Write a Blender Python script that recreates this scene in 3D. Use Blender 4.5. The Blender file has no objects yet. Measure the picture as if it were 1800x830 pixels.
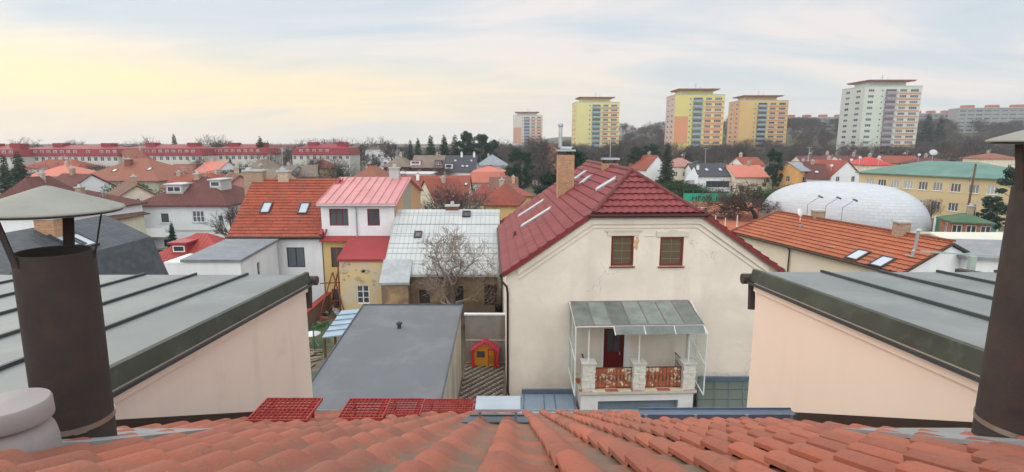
import bpy, bmesh, math, random
from math import sin, cos, pi, radians as R, sqrt
from mathutils import Vector, Matrix, Euler
from mathutils.geometry import tessellate_polygon
random.seed(7)
sc = bpy.context.scene
COL = sc.collection
V = Vector
# ---------------------------------------------------------------- camera
CAMZ, PITCH, FPX = 12.0, R(10.0), 935.0
cam_d = bpy.data.cameras.new('camera'); cam = bpy.data.objects.new('camera', cam_d); COL.objects.link(cam)
cam.location = (0, 0, CAMZ); cam.rotation_euler = (R(90) - PITCH, 0, 0)
cam_d.sensor_width = 36; cam_d.lens = 36 * FPX / 1800
cam_d.clip_start = 0.05; cam_d.clip_end = 6000
sc.camera = cam
# ---------------------------------------------------------------- light, sky, exposure
SUN_EL, SUN_AZ = R(32), R(-60)      # azimuth measured from +Y towards +X
sun_d = bpy.data.lights.new('sun', 'SUN'); sun_d.energy = .8; sun_d.angle = R(50); sun_d.color = (1, .93, .82)
sun = bpy.data.objects.new('sun', sun_d); COL.objects.link(sun)
sdir = V((sin(SUN_AZ) * cos(SUN_EL), cos(SUN_AZ) * cos(SUN_EL), sin(SUN_EL)))
sun.rotation_euler = (-sdir).to_track_quat('-Z', 'Y').to_euler()
world = bpy.data.worlds.new('World'); sc.world = world; world.use_nodes = True
def build_world():
    nt = world.node_tree; N = nt.nodes; L = nt.links; N.clear()
    out = N.new('ShaderNodeOutputWorld'); bg = N.new('ShaderNodeBackground'); bg.inputs[1].default_value = 0.1
    L.new(bg.outputs[0], out.inputs[0])
    sky = N.new('ShaderNodeTexSky'); sky.sky_type = 'NISHITA'; sky.sun_disc = False
    sky.sun_elevation = SUN_EL; sky.sun_rotation = SUN_AZ; sky.dust_density = 2
    tc = N.new('ShaderNodeTexCoord'); sep = N.new('ShaderNodeSeparateXYZ'); L.new(tc.outputs['Generated'], sep.inputs[0])
    def math_(op, a, b=None):
        m = N.new('ShaderNodeMath'); m.operation = op
        for i, x in enumerate((a, b)):
            if x is None: continue
            if isinstance(x, (int, float)): m.inputs[i].default_value = x
            else: L.new(x, m.inputs[i])
        return m.outputs[0]
    zc = math_('ADD', math_('MAXIMUM', sep.outputs[2], 0.0), 0.16)
    cx = math_('DIVIDE', sep.outputs[0], zc); cy = math_('DIVIDE', sep.outputs[1], zc)
    cb = N.new('ShaderNodeCombineXYZ'); L.new(cx, cb.inputs[0]); L.new(cy, cb.inputs[1])
    mp = N.new('ShaderNodeMapping'); mp.inputs['Rotation'].default_value = (0, 0, R(28)); mp.inputs['Scale'].default_value = (.36, .8, 1)
    L.new(cb.outputs[0], mp.inputs[0])
    nz = N.new('ShaderNodeTexNoise'); nz.inputs['Scale'].default_value = 1.5; nz.inputs['Detail'].default_value = 7; nz.inputs['Roughness'].default_value = .55
    nz.inputs['Distortion'].default_value = .6
    L.new(mp.outputs[0], nz.inputs[0])
    rp = N.new('ShaderNodeValToRGB'); e = rp.color_ramp.elements
    e[0].position = .36; e[0].color = (.54, .66, .74, 1); e[1].position = .60; e[1].color = (.87, .81, .79, 1)
    m2 = rp.color_ramp.elements.new(.5); m2.color = (.70, .74, .78, 1)
    L.new(nz.outputs[0], rp.inputs[0])
    # warm break in the cloud deck low on the left
    gd = V((sin(R(-37)), cos(R(-37)), .075)).normalized()
    def glow(sx, sz, gdv, power):
        dx = math_('MULTIPLY', math_('SUBTRACT', math_('ARCTAN2', sep.outputs[0], sep.outputs[1]), math.atan2(gdv[0], gdv[1])), sx)
        dz = math_('MULTIPLY', math_('SUBTRACT', sep.outputs[2], gdv[2]), sz)
        r2 = math_('ADD', math_('MULTIPLY', dx, dx), math_('MULTIPLY', dz, dz))
        return math_('POWER', 2.718, math_('MULTIPLY', r2, -power))
    g = glow(1.5, 17.0, gd, 1.0)
    nm = math_('ADD', math_('MULTIPLY', nz.outputs[0], 2.4), -.1)
    g2 = math_('MINIMUM', math_('MULTIPLY', g, nm), 1.0)
    mx = N.new('ShaderNodeMix'); mx.data_type = 'RGBA'; L.new(g2, mx.inputs[0]); L.new(rp.outputs[0], mx.inputs[6]); mx.inputs[7].default_value = (1.22, .91, .44, 1)
    # pale pinkish band at horizon
    hz = math_('MULTIPLY', math_('POWER', 2.718, math_('MULTIPLY', math_('MAXIMUM', sep.outputs[2], 0), -14)), .75)
    mh = N.new('ShaderNodeMix'); mh.data_type = 'RGBA'; L.new(hz, mh.inputs[0]); L.new(mx.outputs[2], mh.inputs[6]); mh.inputs[7].default_value = (.90, .85, .79, 1)
    # overcast deck: brighter towards the zenith
    up = math_('MULTIPLY', math_('MAXIMUM', math_('SUBTRACT', sep.outputs[2], .28), 0), 1.1)
    back = math_('MULTIPLY', math_('MAXIMUM', math_('MULTIPLY', sep.outputs[1], -1), 0), 1.5)  # added fill: unseen sky behind the camera brightened to lift camera-facing walls
    br = math_('MULTIPLY', math_('MULTIPLY', math_('ADD', up, 1.0), math_('ADD', back, 1.0)), 7.6)
    sc1 = N.new('ShaderNodeVectorMath'); sc1.operation = 'SCALE'; L.new(mh.outputs[2], sc1.inputs[0]); L.new(br, sc1.inputs[3])
    fm = N.new('ShaderNodeMix'); fm.data_type = 'RGBA'; fm.inputs[0].default_value = .93
    L.new(sky.outputs[0], fm.inputs[6]); L.new(sc1.outputs[0], fm.inputs[7])
    L.new(fm.outputs[2], bg.inputs[0])
build_world()
sc.view_settings.view_transform = 'Standard'; sc.view_settings.look = 'None'
sc.view_settings.exposure = 0.5; sc.view_settings.gamma = 1
sc.render.engine = 'CYCLES'
sc.cycles.use_denoising = True
sc.cycles.max_bounces = 4; sc.cycles.diffuse_bounces = 2; sc.cycles.transparent_max_bounces = 12; sc.cycles.volume_bounces = 0

# ---------------------------------------------------------------- pixel helpers (pixels of the 1800 x 830 photograph)
def ray(u, v):
    a = (u - 900) / FPX; b = (415 - v) / FPX
    return V((a, cos(PITCH) + b * sin(PITCH), -sin(PITCH) + b * cos(PITCH)))
C0 = V((0, 0, CAMZ))
def PY(u, v, y): r = ray(u, v); return C0 + r * (y / r.y)
def PZ(u, v, z): r = ray(u, v); return C0 + r * ((z - CAMZ) / r.z)
def PP(u, v, p0, n): r = ray(u, v); return C0 + r * ((V(p0) - C0).dot(n) / r.dot(n))
def mpp(p): return (p.y * cos(PITCH) + (CAMZ - p.z) * sin(PITCH)) / FPX     # metres per photo pixel at p

# ---------------------------------------------------------------- materials
MC = {}
def nodes_of(m):
    m.use_nodes = True; nt = m.node_tree; nt.nodes.clear()
    out = nt.nodes.new('ShaderNodeOutputMaterial'); b = nt.nodes.new('ShaderNodeBsdfPrincipled'); nt.links.new(b.outputs[0], out.inputs[0])
    return nt, b, out
def sc3(c, k): return (min(1, c[0] * k), min(1, c[1] * k), min(1, c[2] * k), 1)
def mixc(nt, fac, a, b):
    m = nt.nodes.new('ShaderNodeMix'); m.data_type = 'RGBA'
    for i, x in ((0, fac), (6, a), (7, b)):
        if isinstance(x, (int, float)): m.inputs[i].default_value = x
        elif isinstance(x, tuple): m.inputs[i].default_value = x if len(x) == 4 else (*x, 1)
        else: nt.links.new(x, m.inputs[i])
    return m.outputs[2]
def mnode(nt, op, a, b=None, c=None):
    m = nt.nodes.new('ShaderNodeMath'); m.operation = op
    for i, x in enumerate((a, b, c)):
        if x is None: continue
        if isinstance(x, (int, float)): m.inputs[i].default_value = x
        else: nt.links.new(x, m.inputs[i])
    return m.outputs[0]
def noise(nt, vec, scale, detail=5, rough=.6, sx=(1, 1, 1), dist=0):
    mp = nt.nodes.new('ShaderNodeMapping'); mp.inputs['Scale'].default_value = sx; nt.links.new(vec, mp.inputs[0])
    n = nt.nodes.new('ShaderNodeTexNoise'); n.inputs['Scale'].default_value = scale; n.inputs['Detail'].default_value = detail; n.inputs['Roughness'].default_value = rough
    n.inputs['Distortion'].default_value = dist
    nt.links.new(mp.outputs[0], n.inputs[0]); return n.outputs[0]
def maprange(nt, x, a, b, c=0, d=1):
    m = nt.nodes.new('ShaderNodeMapRange'); m.clamp = True
    nt.links.new(x, m.inputs[0])
    for i, q in enumerate((a, b, c, d)): m.inputs[i + 1].default_value = q
    return m.outputs[0]
def bump(nt, b, h, dist, strength=1):
    n = nt.nodes.new('ShaderNodeBump'); n.inputs['Distance'].default_value = dist; n.inputs['Strength'].default_value = strength
    nt.links.new(h, n.inputs['Height']); nt.links.new(n.outputs[0], b.inputs['Normal'])
def M(name, col, rough=.8, var=.18, scale=1.5, metal=0, bmp=0, bscale=25, stain=None, streak=None, spec=.28, rnd=0, crack=None):
    if name in MC: return MC[name]
    m = bpy.data.materials.new(name); nt, b, out = nodes_of(m)
    tc = nt.nodes.new('ShaderNodeTexCoord').outputs['Object']
    f = maprange(nt, noise(nt, tc, scale), .25, .75)
    c = mixc(nt, f, sc3(col, 1 - var), sc3(col, 1 + var))
    if streak:       # (colour, scale, lo, hi, amount): rain streaks, tall and narrow
        s = maprange(nt, noise(nt, tc, streak[1], 4, .6, (1, 1, .12)), streak[2], streak[3], 0, streak[4]); c = mixc(nt, s, c, sc3(streak[0], 1))
    if stain:        # (colour, scale, lo, hi, amount)
        s = maprange(nt, noise(nt, tc, stain[1], 7, .65, dist=.4), stain[2], stain[3], 0, stain[4]); c = mixc(nt, s, c, sc3(stain[0], 1))
    if crack:        # (scale, width, amount): hairline render cracks, only in places
        vo = nt.nodes.new('ShaderNodeTexVoronoi'); vo.feature = 'DISTANCE_TO_EDGE'; vo.inputs['Scale'].default_value = crack[0]
        dv = nt.nodes.new('ShaderNodeVectorMath'); dv.operation = 'ADD'; nt.links.new(tc, dv.inputs[0])
        nn = nt.nodes.new('ShaderNodeTexNoise'); nn.inputs['Scale'].default_value = 2.5; nn.inputs['Detail'].default_value = 6; nt.links.new(tc, nn.inputs[0]); nt.links.new(nn.outputs[1], dv.inputs[1]); nt.links.new(dv.outputs[0], vo.inputs[0])
        ln = maprange(nt, vo.outputs['Distance'], 0, crack[1], 1, 0); mk = maprange(nt, noise(nt, tc, .35, 3), .52, .6, 0, crack[2])
        c = mixc(nt, mnode(nt, 'MULTIPLY', ln, mk), c, sc3(col, .35))
    if rnd:
        oi = nt.nodes.new('ShaderNodeObjectInfo'); k = maprange(nt, oi.outputs['Random'], 0, 1, 0, rnd); c = mixc(nt, k, c, sc3(col, .45))
    nt.links.new(c, b.inputs['Base Color'])
    b.inputs['Roughness'].default_value = rough; b.inputs['Metallic'].default_value = metal; b.inputs['Specular IOR Level'].default_value = spec
    if bmp: bump(nt, b, noise(nt, tc, bscale, 4), bmp)
    MC[name] = m; return m
def MT(name, col, tw=.25, rh=.35, var=.35, col2=None, amt=.35, rough=.8, lap_shade=.5, metal=0, lichen=None, bmp=.04, spec=.3):
    """courses of tiles or sheets from the roof's own metre UVs: a colour per tile, lap shadow and dirt painted as a dark line, bumped humps"""
    if name in MC: return MC[name]
    m = bpy.data.materials.new(name); nt, b, out = nodes_of(m)
    T = nt.nodes.new('ShaderNodeTexCoord'); uv = T.outputs['UV']; tc = T.outputs['Object']
    sp = nt.nodes.new('ShaderNodeSeparateXYZ'); nt.links.new(uv, sp.inputs[0])
    u = mnode(nt, 'DIVIDE', sp.outputs[0], tw); v = mnode(nt, 'DIVIDE', sp.outputs[1], rh)
    fu = mnode(nt, 'FLOOR', u); fv = mnode(nt, 'FLOOR', v)
    cb = nt.nodes.new('ShaderNodeCombineXYZ'); nt.links.new(fu, cb.inputs[0]); nt.links.new(fv, cb.inputs[1])
    wn = nt.nodes.new('ShaderNodeTexWhiteNoise'); wn.noise_dimensions = '2D'; nt.links.new(cb.outputs[0], wn.inputs[0])
    c = mixc(nt, maprange(nt, noise(nt, tc, .6), .3, .7), sc3(col, 1 - var * .5), sc3(col, 1 + var * .5))
    c2 = col2 or (col[0] * .55, col[1] * .55, col[2] * .6)
    c = mixc(nt, maprange(nt, wn.outputs[0], 0.3, 1, 0, amt), c, sc3(c2, 1))
    if lichen:
        c = mixc(nt, maprange(nt, noise(nt, tc, lichen[1], 7, .7), lichen[2], lichen[3], 0, lichen[4]), c, sc3(lichen[0], 1))
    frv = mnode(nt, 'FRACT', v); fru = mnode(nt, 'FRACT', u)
    if lap_shade:
        j = maprange(nt, frv, 0, .14, lap_shade, 0); c = mixc(nt, j, c, sc3(col, .22))  # paints the shadow line of each lap, with its dirt, into the colour
    nt.links.new(c, b.inputs['Base Color']); b.inputs['Roughness'].default_value = rough; b.inputs['Metallic'].default_value = metal
    b.inputs['Specular IOR Level'].default_value = spec
    if bmp:
        h = mnode(nt, 'ADD', mnode(nt, 'SUBTRACT', 1.0, frv), mnode(nt, 'MULTIPLY', mnode(nt, 'SINE', mnode(nt, 'MULTIPLY', u, 2 * pi)), .5))
        bump(nt, b, h, bmp)
    MC[name] = m; return m
def MG(name, col=(.05, .06, .07), rough=.08, alpha=None, trans=False, lo=.4, hi=2.2):
    if name in MC: return MC[name]
    m = bpy.data.materials.new(name); nt, b, out = nodes_of(m)
    oi = nt.nodes.new('ShaderNodeObjectInfo'); k = maprange(nt, oi.outputs['Random'], 0, 1, lo, hi)
    vm = nt.nodes.new('ShaderNodeVectorMath'); vm.operation = 'SCALE'; vm.inputs[0].default_value = col; nt.links.new(k, vm.inputs[3])
    nt.links.new(vm.outputs[0], b.inputs['Base Color'])
    b.inputs['Roughness'].default_value = rough; b.inputs['Specular IOR Level'].default_value = .6
    if trans:
        tr = nt.nodes.new('ShaderNodeBsdfTransparent'); tr.inputs[0].default_value = (*trans, 1)
        mx = nt.nodes.new('ShaderNodeMixShader'); tc = nt.nodes.new('ShaderNodeTexCoord').outputs['Object']
        nt.links.new(maprange(nt, noise(nt, tc, 1.3, 5), .3, .75, alpha[0], alpha[1]), mx.inputs[0])
        nt.links.new(tr.outputs[0], mx.inputs[1]); nt.links.new(b.outputs[0], mx.inputs[2]); nt.links.new(mx.outputs[0], out.inputs[0])
    MC[name] = m; return m
def MF(name, c1, c2, rough=.9):     # foliage, a shade per leaf clump
    if name in MC: return MC[name]
    m = bpy.data.materials.new(name); nt, b, out = nodes_of(m)
    T = nt.nodes.new('ShaderNodeTexCoord'); f = maprange(nt, noise(nt, T.outputs['Object'], 1.2, 3), .3, .7)
    nt.links.new(mixc(nt, f, sc3(c1, 1), sc3(c2, 1)), b.inputs['Base Color']); b.inputs['Roughness'].default_value = rough; b.inputs['Specular IOR Level'].default_value = .15
    MC[name] = m; return m

# colours
white = M('white_render', (.80, .80, .80), var=.05, streak=((.5, .5, .5), 2.5, .5, .8, .25))
cream = M('cream_render', (.72, .64, .48), var=.08, streak=((.4, .36, .3), 2.5, .5, .8, .3))
beige = M('beige_render', (.62, .53, .42), var=.10, streak=((.35, .3, .25), 2, .5, .8, .3))
olive = M('olive_render', (.40, .40, .30), var=.12, streak=((.2, .2, .16), 2, .5, .8, .4))
yellow = M('yellow_render', (.78, .55, .22), var=.08, streak=((.45, .35, .2), 2.5, .5, .8, .35))
brownwall = M('brown_render', (.42, .29, .18), var=.15)
greyw = M('grey_render', (.45, .45, .43), var=.15)
frame_w = M('white_window_frame', (.8, .8, .78), .5, .03)
frame_r = M('dark_red_window_frame', (.20, .03, .022), .45, .1)
frame_d = M('dark_grey_window_frame', (.05, .055, .06), .5, .1)
glass = MG('window_glass'); 
glass_l = MG('curtained_window_glass', (.22, .22, .2), .15)
glass_sky = MG('skylight_glass', (.46, .50, .54), .12, lo=.9, hi=1.2)
steel = M('galvanised_steel', (.42, .45, .47), .45, .2, metal=.6)
dark_metal = M('dark_metal', (.06, .05, .045), .6, .25)
brick = None

# ---------------------------------------------------------------- mesh builder
class MB:
    def __init__(s): s.v = []; s.f = []; s.m = []; s.uv = {}; s.T = Matrix()
    def add(s, vs, fs, m=0, uvs=None):
        b = len(s.v); s.v += [tuple(s.T @ V(q)) for q in vs]
        for k, f in enumerate(fs):
            if uvs: s.uv[len(s.f)] = uvs[k]
            s.f.append([b + i for i in f]); s.m.append(m)
    def box(s, c, d, m=0, rot=None):
        x, y, z = d[0] / 2, d[1] / 2, d[2] / 2
        vs = [V((a, b, e)) for e in (-z, z) for a, b in ((-x, -y), (x, -y), (x, y), (-x, y))]
        if rot is not None: vs = [rot @ q for q in vs]
        s.add([q + V(c) for q in vs], [(3, 2, 1, 0), (4, 5, 6, 7), (0, 1, 5, 4), (1, 2, 6, 5), (2, 3, 7, 6), (3, 0, 4, 7)], m)
    def bx(s, x0, x1, y0, y1, z0, z1, m=0): s.box(((x0 + x1) / 2, (y0 + y1) / 2, (z0 + z1) / 2), (x1 - x0, y1 - y0, z1 - z0), m)
    def poly(s, pts, m=0): s.add(pts, [tuple(range(len(pts)))], m)
    def bar(s, p, q, w, h=None, m=0, up=V((0, 0, 1))):
        p, q = V(p), V(q); d = q - p; L = d.length
        if L < 1e-6: return
        d /= L; h = h or w
        if abs(d.dot(up)) > .99: up = V((0, 1, 0))
        x = d.cross(up).normalized(); y = x.cross(d)
        r = Matrix((x, d, y)).transposed()
        s.box((p + q) / 2, (w, L, h), m, r)
    def tube(s, pts, rs, n=8, m=0, cap=True):
        pts = [V(p) for p in pts]
        if isinstance(rs, (int, float)): rs = [rs] * len(pts)
        vs = []; prev = None
        for i, p in enumerate(pts):
            d = (pts[min(i + 1, len(pts) - 1)] - pts[max(i - 1, 0)]).normalized()
            if prev is None: a = d.orthogonal().normalized()
            else:
                a = prev - d * prev.dot(d)
                a = a.normalized() if a.length > 1e-5 else d.orthogonal().normalized()
            prev = a; b = d.cross(a)
            vs += [p + (a * cos(2 * pi * k / n) + b * sin(2 * pi * k / n)) * rs[i] for k in range(n)]
        fs = [(i * n + k, i * n + (k + 1) % n, (i + 1) * n + (k + 1) % n, (i + 1) * n + k) for i in range(len(pts) - 1) for k in range(n)]
        if cap and n > 2: fs += [tuple(range(n - 1, -1, -1)), tuple((len(pts) - 1) * n + k for k in range(n))]
        s.add(vs, fs, m)
    def lathe(s, c, prof, n=32, m=0):
        c = V(c); vs = [c + V((r * cos(2 * pi * k / n), r * sin(2 * pi * k / n), z)) for r, z in prof for k in range(n)]
        s.add(vs, [(i * n + k, i * n + (k + 1) % n, (i + 1) * n + (k + 1) % n, (i + 1) * n + k) for i in range(len(prof) - 1) for k in range(n)], m)
    def prism(s, poly, d, m=0):     # polygon extruded by vector d
        n = len(poly); d = V(d); a = [V(p) for p in poly]; b = [p + d for p in a]
        s.add(a + b, [tuple(range(n - 1, -1, -1)), tuple(range(n, 2 * n))] + [(i, (i + 1) % n, n + (i + 1) % n, n + i) for i in range(n)], m)
    def slab(s, polys, t, m=0, mside=None):
        """roof slab: upper faces with metre UVs (u along the courses, v up the slope), thickness t straight down"""
        mside = m if mside is None else mside
        edges = {}
        for pl in polys:
            pl = [V(p) for p in pl]; n = V((0, 0, 0))
            for i in range(len(pl)): n += (pl[i] - pl[0]).cross(pl[(i + 1) % len(pl)] - pl[0])
            n.normalize()
            if n.z < 0: pl = pl[::-1]; n = -n
            eu = V((0, 0, 1)).cross(n); eu = eu.normalized() if eu.length > 1e-4 else V((1, 0, 0))
            ev = n.cross(eu); zmin = min(p.dot(ev) for p in pl)
            s.add(pl, [tuple(range(len(pl)))], m, [[(p.dot(eu) + 50, p.dot(ev) - zmin) for p in pl]])
            s.add([p - V((0, 0, t)) for p in pl], [tuple(range(len(pl) - 1, -1, -1))], mside)
            for i in range(len(pl)):
                a, b = pl[i], pl[(i + 1) % len(pl)]
                ka, kb = tuple(round(x, 3) for x in a), tuple(round(x, 3) for x in b)
                if (kb, ka) in edges: del edges[(kb, ka)]
                else: edges[(ka, kb)] = (a, b)
        for a, b in edges.values():
            s.add([a, b, b - V((0, 0, t)), a - V((0, 0, t))], [(3, 2, 1, 0)], mside)
    def wall(s, o, ux, poly, holes=(), depth=.14, m=0, mr=None):
        """wall face in the plane o + ux*x + Z*z, with rectangular openings and their reveals running inwards"""
        o, ux = V(o), V(ux); up = V((0, 0, 1)); inn = -ux.cross(up)
        P = lambda x, z, k=0: o + ux * x + up * z + inn * k
        bm = bmesh.new(); bm.faces.new([bm.verts.new((x, z, 0)) for x, z in poly])
        if holes:
            zmid = lambda c: True
            for ax, vals in ((0, {round(h[k], 4) for h in holes for k in (0, 2)}), (1, {round(h[k], 4) for h in holes for k in (1, 3)})):
                no = (1, 0, 0) if ax == 0 else (0, 1, 0)
                for q in sorted(vals): bmesh.ops.bisect_plane(bm, geom=bm.verts[:] + bm.edges[:] + bm.faces[:], plane_co=(q if ax == 0 else 0, q if ax else 0, 0), plane_no=no, dist=1e-5)
            dead = []
            for f in bm.faces:
                c = f.calc_center_median()
                if any(h[0] < c.x < h[2] and h[1] < c.y < h[3] for h in holes): dead.append(f)
            bmesh.ops.delete(bm, geom=dead, context='FACES')
        bm.verts.index_update(); bm.normal_update()
        s.add([P(v.co.x, v.co.y) for v in bm.verts], [tuple(v.index for v in (f.verts if f.normal.z > 0 else reversed(f.verts))) for f in bm.faces], m); bm.free()
        for x0, z0, x1, z1 in holes:
            q = [(x0, z0), (x1, z0), (x1, z1), (x0, z1)]
            for i in range(4):
                a, b = q[i], q[(i + 1) % 4]
                s.add([P(*a), P(*b), P(*b, depth), P(*a, depth)], [(0, 1, 2, 3)], m if mr is None else mr)
            s.add([P(x0, z0, depth), P(x1, z0, depth), P(x1, z1, depth), P(x0, z1, depth)], [(0, 1, 2, 3)], m)
    def mesh(s, name, mats, smooth=False):
        me = bpy.data.meshes.new(name); me.from_pydata(s.v, [], s.f)
        for m in (mats if isinstance(mats, (list, tuple)) else [mats]): me.materials.append(m)
        me.polygons.foreach_set('material_index', s.m)
        if s.uv:
            uvl = me.uv_layers.new(name='UVMap')
            for fi, co in s.uv.items():
                p = me.polygons[fi]
                for k, li in enumerate(p.loop_indices): uvl.data[li].uv = co[k]
        if smooth: me.polygons.foreach_set('use_smooth', [True] * len(me.polygons))
        me.update(); return me
    def build(s, name, mats, parent=None, smooth=False, loc=None, rotz=None):
        return link(name, s.mesh(name, mats, smooth), parent, loc, rotz)
def link(name, me, parent=None, loc=None, rotz=None):
    o = bpy.data.objects.new(name, me); COL.objects.link(o)
    if parent is not None: o.parent = parent
    if loc is not None: o.location = loc
    if rotz is not None: o.rotation_euler = (0, 0, rotz)
    return o
def tag(o, label=None, cat=None, group=None, kind=None):
    for k, x in (('label', label), ('category', cat), ('group', group), ('kind', kind)):
        if x: o[k] = x
    return o
def thing(name, label, cat, loc=(0, 0, 0), rotz=0, group=None):
    o = bpy.data.objects.new(name, None); COL.objects.link(o); o.empty_display_size = .3
    o.location = loc; o.rotation_euler = (0, 0, rotz); return tag(o, label, cat, group)

# ---------------------------------------------------------------- windows (shared meshes)
WC = {}
def win_meshes(w, h, cols, rows, fm, gm, fw):
    k = (round(w, 2), round(h, 2), cols, rows, fm.name, gm.name, fw)
    if k in WC: return WC[k]
    b = MB(); t = .05
    b.bx(-w / 2, w / 2, 0, t, 0, fw); b.bx(-w / 2, w / 2, 0, t, h - fw, h)
    b.bx(-w / 2, -w / 2 + fw, 0, t, fw, h - fw); b.bx(w / 2 - fw, w / 2, 0, t, fw, h - fw)
    for i in range(1, cols):
        x = -w / 2 + w * i / cols; b.bx(x - fw * .5, x + fw * .5, .004, t, fw, h - fw)
    for i in range(1, rows):
        z = h * (1 - i / rows) if rows == 2 and h > 1.2 and False else h * i / rows
        b.bx(-w / 2 + fw, w / 2 - fw, .008, t, z - fw * .3, z + fw * .3)
    p = MB(); p.bx(-w / 2 + fw * .5, w / 2 - fw * .5, .03, .036, fw * .5, h - fw * .5)
    WC[k] = (b.mesh('window', fm), p.mesh('pane', gm)); return WC[k]
def add_window(parent, o, ux, x, z, w, h, cols=2, rows=1, fm=None, gm=None, depth=.1, sill=None, name='window', fw=.07, panes=True, base=None):
    o, ux = V(o), V(ux); up = V((0, 0, 1)); inn = -ux.cross(up)
    f, p = win_meshes(w, h, cols, rows, fm or frame_w, gm or glass, fw)
    mat = Matrix.Translation(o + ux * x + up * z + inn * (depth - .055)) @ Matrix((ux, inn, up)).transposed().to_4x4()
    a = link(name, f, parent); a.matrix_local = mat
    q = link('pane', p, a)
    if sill:
        key = ('sill', round(w, 2), sill.name)
        if key not in WC:
            s = MB(); s.bx(-w / 2 - .06, w / 2 + .06, -.17, 0, -.05, -.004); WC[key] = s.mesh('sill', sill)
        link('sill', WC[key], a)
    return a

# ---------------------------------------------------------------- generic building
def building(name, label, cat, loc, rotz, W, D, H, rtype, rise, roofm, wallm, wins=(), over=.4, chim=(), dorm=(), sky=(), group=None,
             fm=None, gm=None, gablem=None, base=-.8, depth=.12, thick=.16, backrise=0, sill=None, near=False):
    t = thing(name, label, cat, loc, rotz, group)
    h = W / 2
    holes = {'F': [], 'R': [], 'L': []}
    for wd in wins:
        sd, x, z, w, hh = wd[:5]; holes[sd].append((x - w / 2, z, x + w / 2, z + hh))
    OX = {'F': (V((0, 0, 0)), V((1, 0, 0)), W), 'R': (V((h, D / 2, 0)), V((0, 1, 0)), D), 'L': (V((-h, D / 2, 0)), V((0, -1, 0)), D)}
    b = MB()
    for sd, (o, ux, L) in OX.items():
        pl = [(-L / 2, base), (L / 2, base)]
        if rtype == 'gable_y' and sd == 'F': pl += [(L / 2, H), (0, H + rise - .05), (-L / 2, H)]
        elif rtype == 'gable_x' and sd in 'RL': pl += [(L / 2, H), (0, H + rise - .05), (-L / 2, H)]
        elif rtype == 'shed':
            if sd == 'F': pl += [(L / 2, H), (-L / 2, H)]
            elif sd == 'R': pl += [(L / 2, H + rise), (-L / 2, H)]
            else: pl += [(L / 2, H), (-L / 2, H + rise)]
        else: pl += [(L / 2, H), (-L / 2, H)]
        b.wall(o, ux, pl, holes[sd], depth)
    Hb = H + (rise if rtype == 'shed' else 0)
    pl = [(h, D, base), (-h, D, base), (-h, D, Hb), (h, D, Hb)]
    if rtype == 'gable_y': pl = [(h, D, base), (-h, D, base), (-h, D, H), (0, D, H + rise - .05), (h, D, H)]
    b.poly(pl)
    b.build('wall', wallm, t)
    for wd in wins:
        sd, x, z, w, hh = wd[:5]; c = wd[5] if len(wd) > 5 else 2; r = wd[6] if len(wd) > 6 else 1
        add_window(t, OX[sd][0], OX[sd][1], x, z, w, hh, c, r, fm, gm, depth, sill)
    o = over; s_ = MB(); Z = H
    def dz(run, rs): return rs * o / run
    if rtype == 'gable_x':
        k = dz(D / 2, rise); e = .25
        polys = [[(-h - e, -o, Z - k), (h + e, -o, Z - k), (h + e, D / 2, Z + rise), (-h - e, D / 2, Z + rise)],
                 [(h + e, D + o, Z - k), (-h - e, D + o, Z - k), (-h - e, D / 2, Z + rise), (h + e, D / 2, Z + rise)]]
    elif rtype == 'gable_y':
        k = dz(h, rise); e = .25
        polys = [[(-h - o, D + e, Z - k), (-h - o, -e, Z - k), (0, -e, Z + rise), (0, D + e, Z + rise)],
                 [(h + o, -e, Z - k), (h + o, D + e, Z - k), (0, D + e, Z + rise), (0, -e, Z + rise)]]
    elif rtype == 'hip':
        W2, D2 = W + 2 * o, D + 2 * o; m_ = min(W2, D2) / 2
        a, bb, c, d = (-h - o, -o, Z), (h + o, -o, Z), (h + o, D + o, Z), (-h - o, D + o, Z)
        if W2 > D2 + .1:
            r1, r2 = (-h - o + m_, D / 2, Z + rise), (h + o - m_, D / 2, Z + rise)
            polys = [[a, bb, r2, r1], [bb, c, r2], [c, d, r1, r2], [d, a, r1]]
        elif D2 > W2 + .1:
            r1, r2 = (0, -o + m_, Z + rise), (0, D + o - m_, Z + rise)
            polys = [[a, bb, r1], [bb, c, r2, r1], [c, d, r2], [d, a, r1, r2]]
        else:
            r1 = (0, D / 2, Z + rise); polys = [[a, bb, r1], [bb, c, r1], [c, d, r1], [d, a, r1]]
    elif rtype == 'mansard':
        i1 = .55; z1 = Z + rise * .62
        a = [(-h - o, -o, Z - .1), (h + o, -o, Z - .1), (h + o, D + o, Z - .1), (-h - o, D + o, Z - .1)]
        c = [(-h + i1, i1, z1), (h - i1, i1, z1), (h - i1, D - i1, z1), (-h + i1, D - i1, z1)]
        r1, r2 = (-h + D / 2, D / 2, Z + rise), (h - D / 2, D / 2, Z + rise)
        polys = [[a[0], a[1], c[1], c[0]], [a[1], a[2], c[2], c[1]], [a[2], a[3], c[3], c[2]], [a[3], a[0], c[0], c[3]],
                 [c[0], c[1], r2, r1], [c[1], c[2], r2], [c[2], c[3], r1, r2], [c[3], c[0], r1]]
    elif rtype == 'shed':
        k = rise * o / D
        polys = [[(-h - o, -o, Z - k), (h + o, -o, Z - k), (h + o, D + o, Z + rise + k), (-h - o, D + o, Z + rise + k)]]
    elif rtype == 'flat':
        polys = [[(-h - o, -o, Z + .01), (h + o, -o, Z + .01), (h + o, D + o, Z + .01), (-h - o, D + o, Z + .01)]]
    polys = [[(x, y, z + thick) for x, y, z in p] for p in polys]
    trim = wallm if rtype == 'flat' else dark_metal if near else roofm
    s_.slab(polys, thick, 0, 1)
    rf = s_.build('roof', [roofm, trim], t)
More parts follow.
